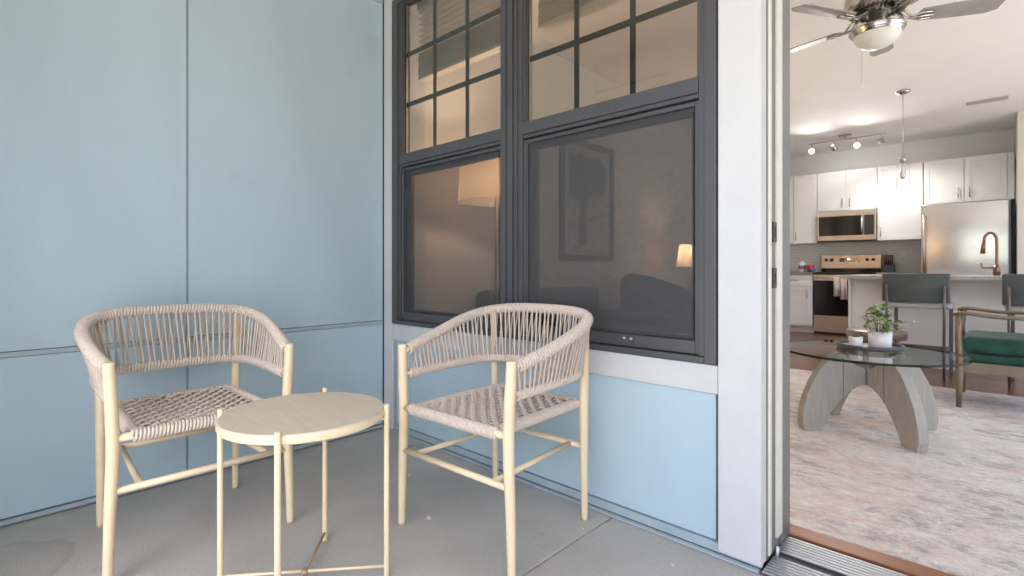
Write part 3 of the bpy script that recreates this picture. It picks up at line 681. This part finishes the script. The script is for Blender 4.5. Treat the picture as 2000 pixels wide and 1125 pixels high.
LX, LY = .46, 3.22
et = thing('end_table', (LX, LY, 0), 'small dark end table carrying the table lamp', 'table')
lathe('tabletop', 'walnut', et, [(0, .56), (.22, .56), (.22, .585), (0, .585)], (LX, LY, 0), 32)
for k in range(3): tube('leg', 'walnut', et, [(LX + .19 * math.cos(R(120 * k)), LY + .19 * math.sin(R(120 * k)), .012), (LX + .15 * math.cos(R(120 * k)), LY + .15 * math.sin(R(120 * k)), .56)], .014, 10)
tl = thing('table_lamp', (LX, LY, .585), 'lit table lamp with pleated shade and turned pale base', 'lamp')
lathe('base', 'turned', tl, [(0, 0), (.085, 0), (.085, .02), (.05, .04), (.04, .07), (.065, .12), (.06, .18), (.03, .23), (.045, .26), (.03, .29), (.05, .32), (.02, .36), (.015, .42), (0, .42)], (LX, LY, .586), 24)
MB().add([((LX + (r + (.004 if k % 2 else 0)) * math.cos(2 * math.pi * k / 60)), LY + (r + (.004 if k % 2 else 0)) * math.sin(2 * math.pi * k / 60), z) for k in range(60) for r, z in ((.150, .965), (.115, 1.185))], [(2 * k, 2 * ((k + 1) % 60), 2 * ((k + 1) % 60) + 1, 2 * k + 1) for k in range(60)]).build('lamp_shade', 'lampshade', tl)
lathe('light_bulb', 'bulb_lit', tl, [(0, -.03), (.022, -.015), (.026, .005), (.016, .03), (0, .035)], (LX, LY, 1.065), 14)
lathe('finial', 'bronzewood', tl, [(0, -.01), (.008, 0), (.004, .012), (0, .02)], (LX, LY, 1.20), 10)
point('table_lamp_light', (LX, LY, 1.09), 7, WARM, .03, tl)

# coffee table
CX, CY, CZT = 2.108, 1.875, .472
ct = thing('coffee_table', (CX, CY, .016), 'round glass coffee table on grey wooden arched legs', 'table')
prof_o = [(.385, .0), (.397, .05), (.392, .12), (.372, .20), (.338, .28), (.290, .36), (.235, .42), (.205, .440)]
prof_t = [(.150, .440), (.125, .405), (.085, .375), (.029, .358)]
prof_i = [(.029, .262), (.075, .252), (.125, .225), (.175, .180), (.225, .115), (.262, .05), (.283, .0)]
poly = [(a, b + .016) for a, b in prof_o + prof_t + prof_i]
seam = None
for k in range(4):
    a = R(-45.5 + 90 * k); ca, sa = math.cos(a), math.sin(a)
    m = MB().prism(poly, lambda r, z, t: (CX + r * ca - t * sa, CY + r * sa + t * ca, z), -.027, .027)
    o = m.build('leg_panel', 'ashwood', ct)
    bv = o.modifiers.new('bevel', 'BEVEL'); bv.width = .004; bv.segments = 2; bv.limit_method = 'ANGLE'
    for s in (-1, 1): box_ = MB().prism([(.160, .21), (.163, .21), (.163, .445), (.160, .445)], lambda r, z, t: (CX + r * ca - t * sa, CY + r * sa + t * ca, z), s * .0268, s * .0276).build('joint_line', 'gasket', o)
    MB().lathe([(0, 0), (.016, 0), (.016, .0125), (0, .0125)], (CX + .178 * ca, CY + .178 * sa, .4562), 14).build('glass_pad', 'nickel', o)
tube('centre_post', 'ashwood', ct, [(CX, CY, .275), (CX, CY, .374)], .0285, 8, smooth=False)
lathe('glass_top', 'table_glass', ct, [(0, 0), (.448, 0), (.4495, .0015)], (CX, CY, CZT), 96, smooth=False)
lathe('glass_edge', 'glass_edge', ct, [(.4497, .0012), (.4505, 0), (.4505, -.010), (.449, -.0115), (.440, -.0115)], (CX, CY, CZT), 96)
TRX, TRY = 2.10, 1.99
tr = thing('serving_tray', (TRX, TRY, CZT), 'round dark tray with wooden base on the glass coffee table', 'tray')
lathe('base', 'walnut', tr, [(0, .004), (.155, .004), (.155, .012), (0, .012)], (TRX, TRY, CZT), 48)
lathe('rim', 'charcoal', tr, [(.1565, .003), (.166, .003), (.168, .028), (.160, .028), (.1565, .012)], (TRX, TRY, CZT), 48)
def pot(name, x, y, z, r, h, lab):
    t = thing(name, (x, y, z), lab, 'plant', 'potted plants on the coffee table tray')
    lathe('pot', 'white_ceramic', t, [(0, 0), (r * .90, 0), (r * .94, .003), (r, h), (r - .004, h), (r - .006, h - .012)], (x, y, z), 40)
    lathe('soil', 'soil', t, [(0, h - .012), (r - .006, h - .012)], (x, y, z), 24); return t
px_, py_, pz_ = 2.150, 2.005, CZT + .0125
pl = pot('potted_plant', px_, py_, pz_, .060, .092, 'leafy green plant in the larger white pot on the tray')
def leaf_mesh():
    vs = []; fs = []; prof = [(0, .02), (.12, .24), (.32, .46), (.55, .44), (.78, .25), (1, .0)]
    for i, (u, wd_) in enumerate(prof):
        z = .16 * math.sin(u * 2.2) - .22 * u * u; vs += [(-wd_ * .8, u, z + .16 * wd_), (0, u, z), (wd_ * .8, u, z + .16 * wd_)]
    for i in range(5): fs += [(3 * i, 3 * i + 1, 3 * i + 4, 3 * i + 3), (3 * i + 1, 3 * i + 2, 3 * i + 5, 3 * i + 4)]
    return vs, fs
lv, lf = leaf_mesh(); first = None
stems = MB()
for k in range(64):
    a = random.uniform(0, 2 * math.pi); up = random.random(); r = .022 + .092 * (1 - up) ** .7 * random.uniform(.6, 1.1); h = .10 + .145 * up * random.uniform(.8, 1.05)
    base = Vector((px_ + r * math.cos(a) - .3 * 0, py_ + r * math.sin(a), pz_ + h + .01))
    if k % 3 == 0: stems.tube([(px_ + .012 * math.cos(a), py_ + .012 * math.sin(a), pz_ + .07), (px_ + .5 * r * math.cos(a), py_ + .5 * r * math.sin(a), pz_ + h * .7), base], .0016, 5)
    sz = random.uniform(.034, .058); rot = (R(random.uniform(-35, 25) + 10 * up), R(random.uniform(-25, 25)), a - math.pi / 2 + R(random.uniform(-40, 40)))
    if first is None:
        first = MB().add(lv, lf, True).build('leaf', 'leaf', pl); c0 = W[first].copy(); first.location = base - W[pl]; first.scale = (sz,) * 3; first.rotation_euler = rot; W[first] = base
    else: inst(first, pl, base, rot, (sz,) * 3)
for dx, dy, dz, a in ((.125, .045, .145, 20), (.165, .06, .150, 20)):
    inst(first, pl, (px_ + dx, py_ + dy, pz_ + dz), (R(-12), R(10), R(a - 90)), (.05, .052, .05))
stems.tube([(px_, py_, pz_ + .08), (px_ + .07, py_ + .02, pz_ + .145), (px_ + .15, py_ + .055, pz_ + .15)], .0015, 5)
stems.build('stem', 'leaf', pl)
sx, sy = 2.040, 1.935
su = pot('succulent', sx, sy, pz_, .036, .058, 'tiny succulent in the smaller white pot on the tray')
first = None
for ring, (n, tilt, L) in enumerate(((9, 12, .040), (8, 35, .034), (6, 60, .026))):
    for k in range(n):
        a = 2 * math.pi * (k + .5 * ring) / n; rot = (R(tilt), 0, a - math.pi / 2); p = (sx + .010 * math.cos(a), sy + .010 * math.sin(a), pz_ + .056 + .004 * ring)
        if first is None:
            first = MB().add([(0, 0, 0), (-.22, .4, .08), (0, .45, -.08), (.22, .4, .08), (0, 1, .06), (0, .4, .12)], [(0, 1, 2), (0, 2, 3), (1, 4, 2), (2, 4, 3), (0, 5, 1), (0, 3, 5), (1, 5, 4), (5, 3, 4)], True).build('leaf', 'succulent', su)
            first.location = Vector(p) - W[su]; first.rotation_euler = rot; first.scale = (L,) * 3; W[first] = Vector(p)
        else: inst(first, su, p, rot, (L,) * 3)

# small round side table behind the coffee table
SX, SY = 1.96, 3.22
st_ = thing('drum_table', (SX, SY, .016), 'low round wooden side table behind the potted plant', 'table')
lathe('tabletop', 'bronzewood', st_, [(0, .40), (.195, .40), (.20, .41), (.20, .455), (.195, .46), (0, .46)], (SX, SY, 0), 40)
for k in range(4):
    a = R(35 + 90 * k); tube('leg', 'ashwood', st_, [(SX + .15 * math.cos(a), SY + .15 * math.sin(a), .0165), (SX + .15 * math.cos(a), SY + .15 * math.sin(a), .405)], .020, 10)

# green armchair
ax, ay = 2.468, 2.87
ga = thing('green_armchair', (2.8, 3.15, .016), 'green velvet armchair with curved bronze wooden arms at the right edge', 'armchair')
for yy in (ay, ay + .58):
    tube('leg', 'bronzewood', ga, [(ax, yy, .0165), (ax, yy, .20), (ax + .004, yy, .30), (ax, yy, .40), (ax - .004, yy, .52), (ax + .002, yy, .635)], [.014, .021, .023, .020, .017, .021], 16)
    tube('leg', 'bronzewood', ga, [(ax + .66, yy, .0165), (ax + .62, yy, .30), (ax + .66, yy, .66)], [.014, .022, .018], 14)
    pth, _ = smooth_path([(ax - .030, yy, .640), (ax, yy, .650), (ax + .06, yy, .648), (ax + .20, yy, .632), (ax + .38, yy, .634), (ax + .55, yy, .648), (ax + .70, yy, .665)], 24)
    ar = MB(); vs = []; n = 10
    for i, p in enumerate(pth):
        wv = .030 if i > 2 else .024 + .003 * i
        for k in range(n):
            t = 2 * math.pi * k / n; vs.append((p.x, p.y + wv * math.cos(t), p.z + .013 * math.sin(t)))
    ar.add(vs, [(i * n + k, i * n + (k + 1) % n, (i + 1) * n + (k + 1) % n, (i + 1) * n + k) for i in range(len(pth) - 1) for k in range(n)] + [tuple(range(n)), tuple((len(pth) - 1) * n + k for k in range(n))], True).build('armrest', 'bronzewood', ga)
    box('side_rail', 'bronzewood', ga, ax + .018, ax + .62, yy - .012, yy + .012, .255, .325, bev=.004)
box('front_rail', 'bronzewood', ga, ax - .012, ax + .012, ay + .02, ay + .56, .265, .325, bev=.004)
box('seat_deck', 'velvet', ga, ax + .012, ax + .64, ay + .016, ay + .564, .320, .375, bev=.012)
box('seat_cushion', 'velvet', ga, ax + .015, ax + .62, ay + .018, ay + .562, .380, .492, bev=.040)
bk = box('back_cushion', 'velvet', ga, ax + .56, ax + .70, ay + .03, ay + .55, .50, .92, bev=.04)

# ------------------------------------------------------------------ island, stools
isl = thing('kitchen_island', (2.7, 4.9, 0), 'white kitchen island with pale stone top behind the stools', 'island')
box('body', 'island', isl, 1.575, 4.2, 4.52, 5.25, .012, .845, bev=.002)
box('end_post', 'island', isl, 1.545, 1.574, 4.50, 5.26, .012, .845, bev=.003)
box('countertop', 'counter', isl, 1.52, 4.25, 4.22, 5.30, .8455, .882, bev=.003)
box('baseboard', 'island', isl, 1.576, 4.2, 4.505, 4.519, .012, .10, bev=.002)
def stool(x0, lab):
    t = thing('bar_stool', (x0 + .225, 4.1, .0), lab, 'stool', 'bar stools at the kitchen island')
    xl, xr = x0 + .035, x0 + .43; yb = 3.985
    bk = MB(); n = 12; vs = []
    for i in range(n + 1):
        u = i / n; x = x0 + .47 * u - .005; y = yb - .012 - .03 * (1 - (2 * u - 1) ** 2)
        vs += [(x, y, .652), (x, y - .006, .78), (x, y, .905), (x, y + .045, .905), (x, y + .040, .78), (x, y + .045, .652)]
    bk.add(vs, [(i * 6 + k, i * 6 + (k + 1) % 6, (i + 1) * 6 + (k + 1) % 6, (i + 1) * 6 + k) for i in range(n) for k in range(6)] + [tuple(range(6)), tuple(n * 6 + k for k in range(6))], False)
    o = bk.build('backrest', 'charcoal', t); b = o.modifiers.new('bevel', 'BEVEL'); b.width = .012; b.segments = 3; b.limit_method = 'ANGLE'; b.angle_limit = R(40)
    for x in (xl, xr):
        tube('leg', 'gunmetal', t, [(x, 3.90, .0115), (x, 3.945, .60), (x, 3.935, .80)], [.009, .011, .009], 12)
        box('leg', 'gunmetal', t, x + .012, x + .040, 4.30, 4.325, .0115, .60, bev=.003)
        box('side_stretcher', 'gunmetal', t, x + .008, x + .022, 3.94, 4.30, .235, .255)
    box('seat', 'seat_grey', t, x0 + .015, x0 + .475, 3.96, 4.34, .600, .645, bev=.012)
    box('footrest', 'gunmetal', t, xl, xr + .03, 4.302, 4.322, .215, .245, bev=.003)
stool(1.903, 'charcoal backed bar stool at the middle of the kitchen island')
stool(2.690, 'charcoal backed bar stool at the right edge, behind the green armchair')
fa = thing('kitchen_faucet', (2.64, 4.97, .882), 'tall bronze pull-down faucet standing on the island top', 'faucet')
fx, fy = 2.655, 4.97
lathe('base', 'copper', fa, [(0, 0), (.028, 0), (.026, .06), (.016, .10), (0, .10)], (fx, fy, .8825), 18)
pth, _ = smooth_path([(fx, fy, .96), (fx, fy, 1.20), (fx - .01, fy, 1.26), (fx - .045, fy, 1.29), (fx - .08, fy, 1.26), (fx - .09, fy, 1.20)], 24)
tube('spout', 'copper', fa, pth, .012, 12); tube('spray_head', 'copper', fa, [(fx - .09, fy, 1.21), (fx - .098, fy, 1.09)], [.014, .020], 14)
tube('handle', 'copper', fa, [(fx, fy, .955), (fx - .10, fy, .955), (fx - .112, fy, 1.0)], [.010, .008, .006], 10)

# ------------------------------------------------------------------ kitchen run
def shaker(parent, x0, x1, z0, z1, y, hx=None, hz=None, horiz=False, m='cabinet'):
    d = box('cabinet_door', m, parent, x0 + .002, x1 - .002, y, y + .012, z0 + .002, z1 - .002)
    fr = MB(); t = .055; a, b = x0 + .002, x1 - .002; c, e = z0 + .002, z1 - .002
    fr.box(a, a + t, y - .008, y - .0005, c, e, .001); fr.box(b - t, b, y - .008, y - .0005, c, e, .001); fr.box(a + t, b - t, y - .008, y - .0005, c, c + t, .001); fr.box(a + t, b - t, y - .008, y - .0005, e - t, e, .001)
    fr.build('door_frame', m, d)
    if hx is not None:
        if horiz: tube('handle', 'nickel', d, [(hx - .065, y - .030, hz), (hx + .065, y - .030, hz)], .0055, 8)
        else: tube('handle', 'nickel', d, [(hx, y - .030, hz - .065), (hx, y - .030, hz + .065)], .0055, 8)
uc = thing('upper_cabinets', (1.3, 7, 1.33), 'row of white shaker upper cabinets above the range and refrigerator', 'cabinet')
UY = 6.86; KT = 2.342
box('carcass', 'cabinet', uc, .30, .738, UY + .014, 7.195, 1.322, KT); box('carcass', 'cabinet', uc, .742, 1.462, UY + .014, 7.195, 1.78, KT); box('carcass', 'cabinet', uc, 1.466, 1.955, UY + .014, 7.195, 1.332, KT); box('carcass', 'cabinet', uc, 1.962, 2.81, UY + .014, 7.195, 1.78, KT)
shaker(uc, .30, .424, 1.322, KT, UY); shaker(uc, .426, .738, 1.322, KT, UY, .462, 1.43)
shaker(uc, .742, 1.099, 1.78, KT, UY, 1.055, 1.88); shaker(uc, 1.101, 1.462, 1.78, KT, UY, 1.145, 1.88)
shaker(uc, 1.466, 1.955, 1.332, KT, UY, 1.505, 1.45); shaker(uc, 1.962, 2.358, 1.78, KT, UY, 2.305, 1.90); shaker(uc, 2.362, 2.75, 1.78, KT, UY, 2.41, 1.90)
box('filler', 'cabinet', uc, 2.752, 2.81, UY - .005, UY + .012, 1.78, KT)
lc = thing('base_cabinet', (.5, 6.9, 0), 'white base cabinet with drawer left of the range', 'cabinet')
box('carcass', 'cabinet', lc, .05, .728, 6.640, 7.18, .10, .86); box('toe_kick', 'cabinet', lc, .05, .728, 6.70, 7.17, .012, .099)
shaker(lc, .20, .725, .12, .68, 6.626, .665, .58); shaker(lc, .20, .725, .695, .85, 6.626, .50, .775, True)
box('countertop', 'counter_dark', lc, .045, .736, 6.60, 7.19, .8605, .895, bev=.003)
rc = thing('base_cabinet', (1.7, 6.9, 0), 'white base cabinet between the range and refrigerator, behind the island', 'cabinet')
box('carcass', 'cabinet', rc, 1.49, 1.955, 6.64, 7.18, .012, .86); box('countertop', 'counter_dark', rc, 1.487, 1.956, 6.60, 7.19, .8605, .895)

mw = thing('microwave', (1.1, 6.9, 1.34), 'stainless over-range microwave under the white cabinets', 'microwave')
box('body', 'steel_warm', mw, .746, 1.460, 6.80, 7.19, 1.345, 1.775, bev=.004)
box('door_window', 'black_glass', mw, .775, 1.30, 6.792, 6.7995, 1.415, 1.69, bev=.002); box('control_panel', 'dark_plastic', mw, 1.325, 1.435, 6.793, 6.7995, 1.415, 1.69, bev=.002)
tube('handle', 'steel', mw, [(1.302, 6.765, 1.43), (1.302, 6.755, 1.55), (1.302, 6.765, 1.68)], .013, 10)
box('top_grille', 'steel', mw, .748, 1.458, 6.794, 6.7995, 1.705, 1.765); box('bottom_vent', 'dark_plastic', mw, .75, 1.456, 6.81, 7.15, 1.335, 1.3445)

rn = thing('kitchen_range', (1.1, 6.9, 0), 'stainless electric range with black glass oven door', 'range')
box('body', 'dark_plastic', rn, .740, 1.478, 6.66, 7.15, .02, .872)
box('cooktop', 'black_glass', rn, .738, 1.480, 6.63, 7.08, .873, .888, bev=.003)
bgd = box('backguard', 'steel_warm', rn, .742, 1.478, 7.085, 7.15, .95, 1.142, bev=.004); box('backguard_base', 'black_glass', rn, .744, 1.476, 7.082, 7.15, .889, .949)
for x in (.806, .878, 1.315, 1.388): lathe('knob', 'dark_plastic', bgd, [(0, -.032), (.019, -.030), (.022, 0)], (x, 7.0845, 1.075), 18, axis='y')
dp = box('display', 'black_glass', bgd, .975, 1.215, 7.081, 7.0845, 1.045, 1.10); box('clock_digits', 'led_blue', dp, 1.078, 1.108, 7.0800, 7.0808, 1.075, 1.090)
box('oven_door', 'black_glass', rn, .744, 1.474, 6.630, 6.6595, .285, .86, bev=.003); box('door_band', 'steel_warm', rn, .744, 1.474, 6.624, 6.6295, .775, .858, bev=.002)
tube('oven_handle', 'steel', rn, [(.775, 6.585, .815), (1.443, 6.585, .815)], .012, 10); box('storage_drawer', 'steel_warm', rn, .744, 1.474, 6.632, 6.6595, .045, .278, bev=.003)
tw = thing('dish_towel', (1.12, 6.58, .8), 'pale striped dish towel hanging from the oven handle', 'towel')
def towel(x0, x1, drop, yo):
    n = 14; vs = []
    for i in range(n + 1):
        u = i / n; x = x0 + (x1 - x0) * u; wv = .008 * math.sin(9 * u + x0 * 20)
        vs += [(x, 6.605, .70), (x, 6.601, .80), (x, 6.585, .8305), (x, 6.566 + yo, .80), (x + .008 * u, 6.560 + yo + wv, .70), (x + .012 * u, 6.556 + yo + wv * 1.4, drop)]
    return vs, [(i * 6 + k, i * 6 + k + 1, (i + 1) * 6 + k + 1, (i + 1) * 6 + k) for i in range(n) for k in range(5)]
for nm, m, a in (('cloth', 'towel', (1.005, 1.075, .56, 0)), ('stripe', 'towel_stripe', (1.0765, 1.083, .545, 0)), ('cloth', 'towel', (1.0845, 1.16, .52, -.002))):
    o = MB().add(*towel(*a), True).build(nm, m, tw); s_ = o.modifiers.new('thick', 'SOLIDIFY'); s_.thickness = .003

fr = thing('refrigerator', (2.36, 6.85, 0), 'stainless refrigerator at the right end of the kitchen', 'refrigerator')
box('body', 'gunmetal', fr, 1.968, 2.775, 6.58, 7.18, .02, 1.74); box('freezer_door', 'steel', fr, 1.966, 2.762, 6.50, 6.575, .66, 1.745, bev=.012); box('drawer_front', 'steel', fr, 1.966, 2.762, 6.50, 6.575, .05, .65, bev=.012)
tube('handle', 'steel_warm', fr, [(1.995, 6.455, .80), (1.995, 6.455, 1.62)], .012, 10)

kb = thing('knife_block', (1.56, 7.0, .895), 'dark knife block with wooden handled knives beside the range', 'knife block')
MB().prism([(6.96, .896), (7.10, .896), (7.08, 1.02), (6.97, .985)], lambda a, b, t: (t, a, b), 1.515, 1.635).build('block', 'block', kb)
for i in range(5):
    for j in range(2): tube('knife_handle', 'knife_handle', kb, [(1.53 + .022 * i, 7.0 + .03 * j, 1.0 + .01 * j), (1.53 + .022 * i, 6.975 + .03 * j, 1.10 + .035 * j)], [.008, .0095], 8)
tube('shears', 'nickel', kb, [(1.525 + .017 * math.cos(R(20 * k)), 6.99, 1.16 + .025 * math.sin(R(20 * k))) for k in range(18)], .003, 6, closed=True)
bt = thing('soap_bottle', (.53, 6.9, .896), 'white bottle with violet label at the left end of the counter', 'bottle')
lathe('bottle', 'whiteplastic', bt, [(0, 0), (.045, 0), (.048, .01), (.048, .12), (.03, .14), (.018, .145), (.018, .165), (0, .165)], (.53, 6.9, .8955), 20); lathe('label', 'violet', bt, [(.0485, .04), (.0485, .10)], (.53, 6.9, .8955), 20)
cp = lathe('red_cup', 'red', None, [(0, 0), (.040, 0), (.044, .03), (.058, .105), (.054, .105), (.038, .01), (0, .008)], (.648, 6.86, .8955), 24); tag(cp, 'red cup on the counter beside the white bottle', 'cup')
bb = lathe('blue_bowl', 'bluebowl', None, [(0, 0), (.028, 0), (.05, .045), (.046, .045), (.025, .006), (0, .006)], (.700, 6.76, .8955), 24); tag(bb, 'small blue bowl on the counter next to the range', 'bowl')
ol = thing('wall_outlet', (1.72, 7.19, 1.14), 'white wall outlet on the tile backsplash', 'outlet'); box('plate', 'whiteplastic', ol, 1.685, 1.755, 7.185, 7.1915, 1.085, 1.20, bev=.002)
for z in (1.12, 1.165): box('socket', 'cabinet', ol, 1.705, 1.735, 7.1835, 7.1848, z - .013, z + .013)

# ------------------------------------------------------------------ ceiling fixtures
fn = thing('ceiling_fan', (2.167, 1.772, IZ), 'brushed nickel ceiling fan with five blades and white bowl light', 'ceiling fan')
FNX, FNY = 2.167, 1.772
c = (FNX, FNY, 0)
lathe('canopy', 'nickel', fn, [(0, 2.689), (.075, 2.689), (.07, 2.65), (.03, 2.63), (.03, 2.615)], c, 36)
lathe('motor', 'nickel', fn, [(.03, 2.62), (.10, 2.60), (.148, 2.50), (.157, 2.43), (.142, 2.388), (.09, 2.374), (.05, 2.372)], c, 48)
lathe('switch_housing', 'steel', fn, [(.0, 2.371), (.050, 2.371), (.050, 2.308), (.058, 2.303)], c, 36)
lathe('light_ring', 'nickel', fn, [(.058, 2.303), (.092, 2.298), (.128, 2.284), (.132, 2.280), (.132, 2.274), (.124, 2.270), (.126, 2.264), (.118, 2.260), (.118, 2.254), (.110, 2.246)], c, 48)
lathe('light_bowl', 'frosted', fn, [(.112, 2.252), (.110, 2.235), (.092, 2.207), (.06, 2.187), (.026, 2.177), (0, 2.175)], c, 40)
vf = MB()
for k in range(36):
    a = R(10 * k); vf.tube([(FNX + .085 * math.cos(a), FNY + .085 * math.sin(a), 2.370), (FNX + .135 * math.cos(a), FNY + .135 * math.sin(a), 2.380)], .0035, 4)
vf.build('motor_vents', 'lampblack', fn)['kind'] = 'stuff'
for k in range(5):
    a = R(22.9 + 72 * k); ca, sa = math.cos(a), math.sin(a); tw_ = R(-12)
    def P(r, t, z, ca=ca, sa=sa): return (FNX + r * ca - t * sa, FNY + r * sa + t * ca, z)
    out = [(.20, -.048), (.18, 0), (.20, .048), (.34, .060), (.50, .064), (.545, .045), (.555, -.03), (.52, -.060), (.34, -.058)]
    MB().prism(out, lambda r, t, q: P(r, t * math.cos(tw_), 2.328 + t * math.sin(tw_) + q), 0, .006).build('blade', 'fanblade', fn)
    br = MB()
    for sg in (-1, 1): br.tube([P(.09, .016 * sg, 2.372), P(.12, .035 * sg, 2.345), P(.16, .010 * sg, 2.322), P(.20, .030 * sg, 2.324 - .006 * sg), P(.25, .026 * sg, 2.3245 - .005 * sg)], .0055, 8)
    br.tube([P(.09, 0, 2.372), P(.13, 0, 2.325), P(.18, 0, 2.322), P(.26, 0, 2.3235)], .0065, 8)
    br.build('blade_bracket', 'nickel', fn)
tube('pull_chain', 'nickel', fn, [(FNX - .065, FNY - .035, 2.30), (FNX - .065, FNY - .035, 1.985)], .0008, 5); lathe('chain_pull', 'white_ceramic', fn, [(0, 0), (.005, .003), (.006, .012), (.002, .028), (0, .03)], (FNX - .065, FNY - .035, 1.957), 10)

pn = thing('pendant_lamp', (2.0, 4.66, IZ), 'clear glass cylinder pendant lamp hanging over the island', 'lamp')
PX, PY = 1.985, 4.60
lathe('canopy', 'nickel', pn, [(0, IZ - .001), (.06, IZ - .001), (.06, IZ - .012), (.015, IZ - .03), (0, IZ - .03)], (PX, PY, 0), 28)
tube('cord', 'nickel', pn, [(PX, PY, IZ - .03), (PX, PY, 2.05)], .0028, 8)
lathe('socket', 'nickel', pn, [(0, 2.07), (.012, 2.07), (.03, 2.04), (.03, 2.02), (.02, 1.98), (0, 1.98)], (PX, PY, 0), 20)
lathe('glass_shade', 'pend_glass', pn, [(.052, 2.03), (.054, 2.03), (.054, 1.73), (.052, 1.73)], (PX, PY, 0), 36); lathe('inner_glass', 'frosted', pn, [(.0, 1.98), (.022, 1.975), (.024, 1.85), (.018, 1.83), (0, 1.828)], (PX, PY, 0), 20)

tk = thing('track_light', (1.2, 6.2, IZ), 'four head ceiling track light with lit spots over the kitchen', 'lamp')
KY = 6.15
box('canopy', 'nickel', tk, 1.15, 1.29, KY - .05, KY + .05, IZ - .03, IZ - .001, bev=.004); box('rail', 'nickel', tk, .80, 1.66, KY - .008, KY + .008, IZ - .062, IZ - .046)
tube('stem', 'nickel', tk, [(1.22, KY, IZ - .03), (1.22, KY, IZ - .05)], .008, 8)
for x, d, en in ((.83, (.25, -.9, -.55), 15), (1.09, (.10, .75, -.65), 3), (1.34, (.35, -.85, -.6), 15), (1.60, (.15, .25, -.95), 12)):
    tube('spot_arm', 'nickel', tk, [(x, KY, IZ - .062), (x, KY, IZ - .125)], .004, 8)
    d = Vector(d).normalized(); p = Vector((x, KY, IZ - .14))
    h = tube('spot_head', 'nickel', tk, [p - d * .04, p - d * .02, p + d * .035], [.016, .030, .036], 16, caps=False)
    if True:
        tube('spot_bulb', 'bulb_lit', h, [p + d * .015, p + d * .03], [.028, .031], 16)
        q = p + d * .06
        l = bpy.data.lights.new('spot_light', 'SPOT'); l.energy = en; l.color = (1, .95, .90); l.spot_size = R(125); l.spot_blend = .8; l.shadow_soft_size = .03
        lo = bpy.data.objects.new('spot_light', l); sc.collection.objects.link(lo); lo.parent = tk; lo.location = q - W[tk]; lo.rotation_euler = d.to_track_quat('-Z', 'Y').to_euler()

vt = thing('ceiling_vent', (2.58, 5.5, IZ), 'white ceiling air vent right of the pendant lamp', 'vent')
box('frame', 'ceilpaint', vt, 2.40, 2.76, 5.42, 5.60, IZ - .008, IZ - .001, bev=.002)
for k in range(6): box('louvre', 'seat_grey', vt, 2.42, 2.74, 5.44 + .025 * k, 5.452 + .025 * k, IZ - .014, IZ - .0085)
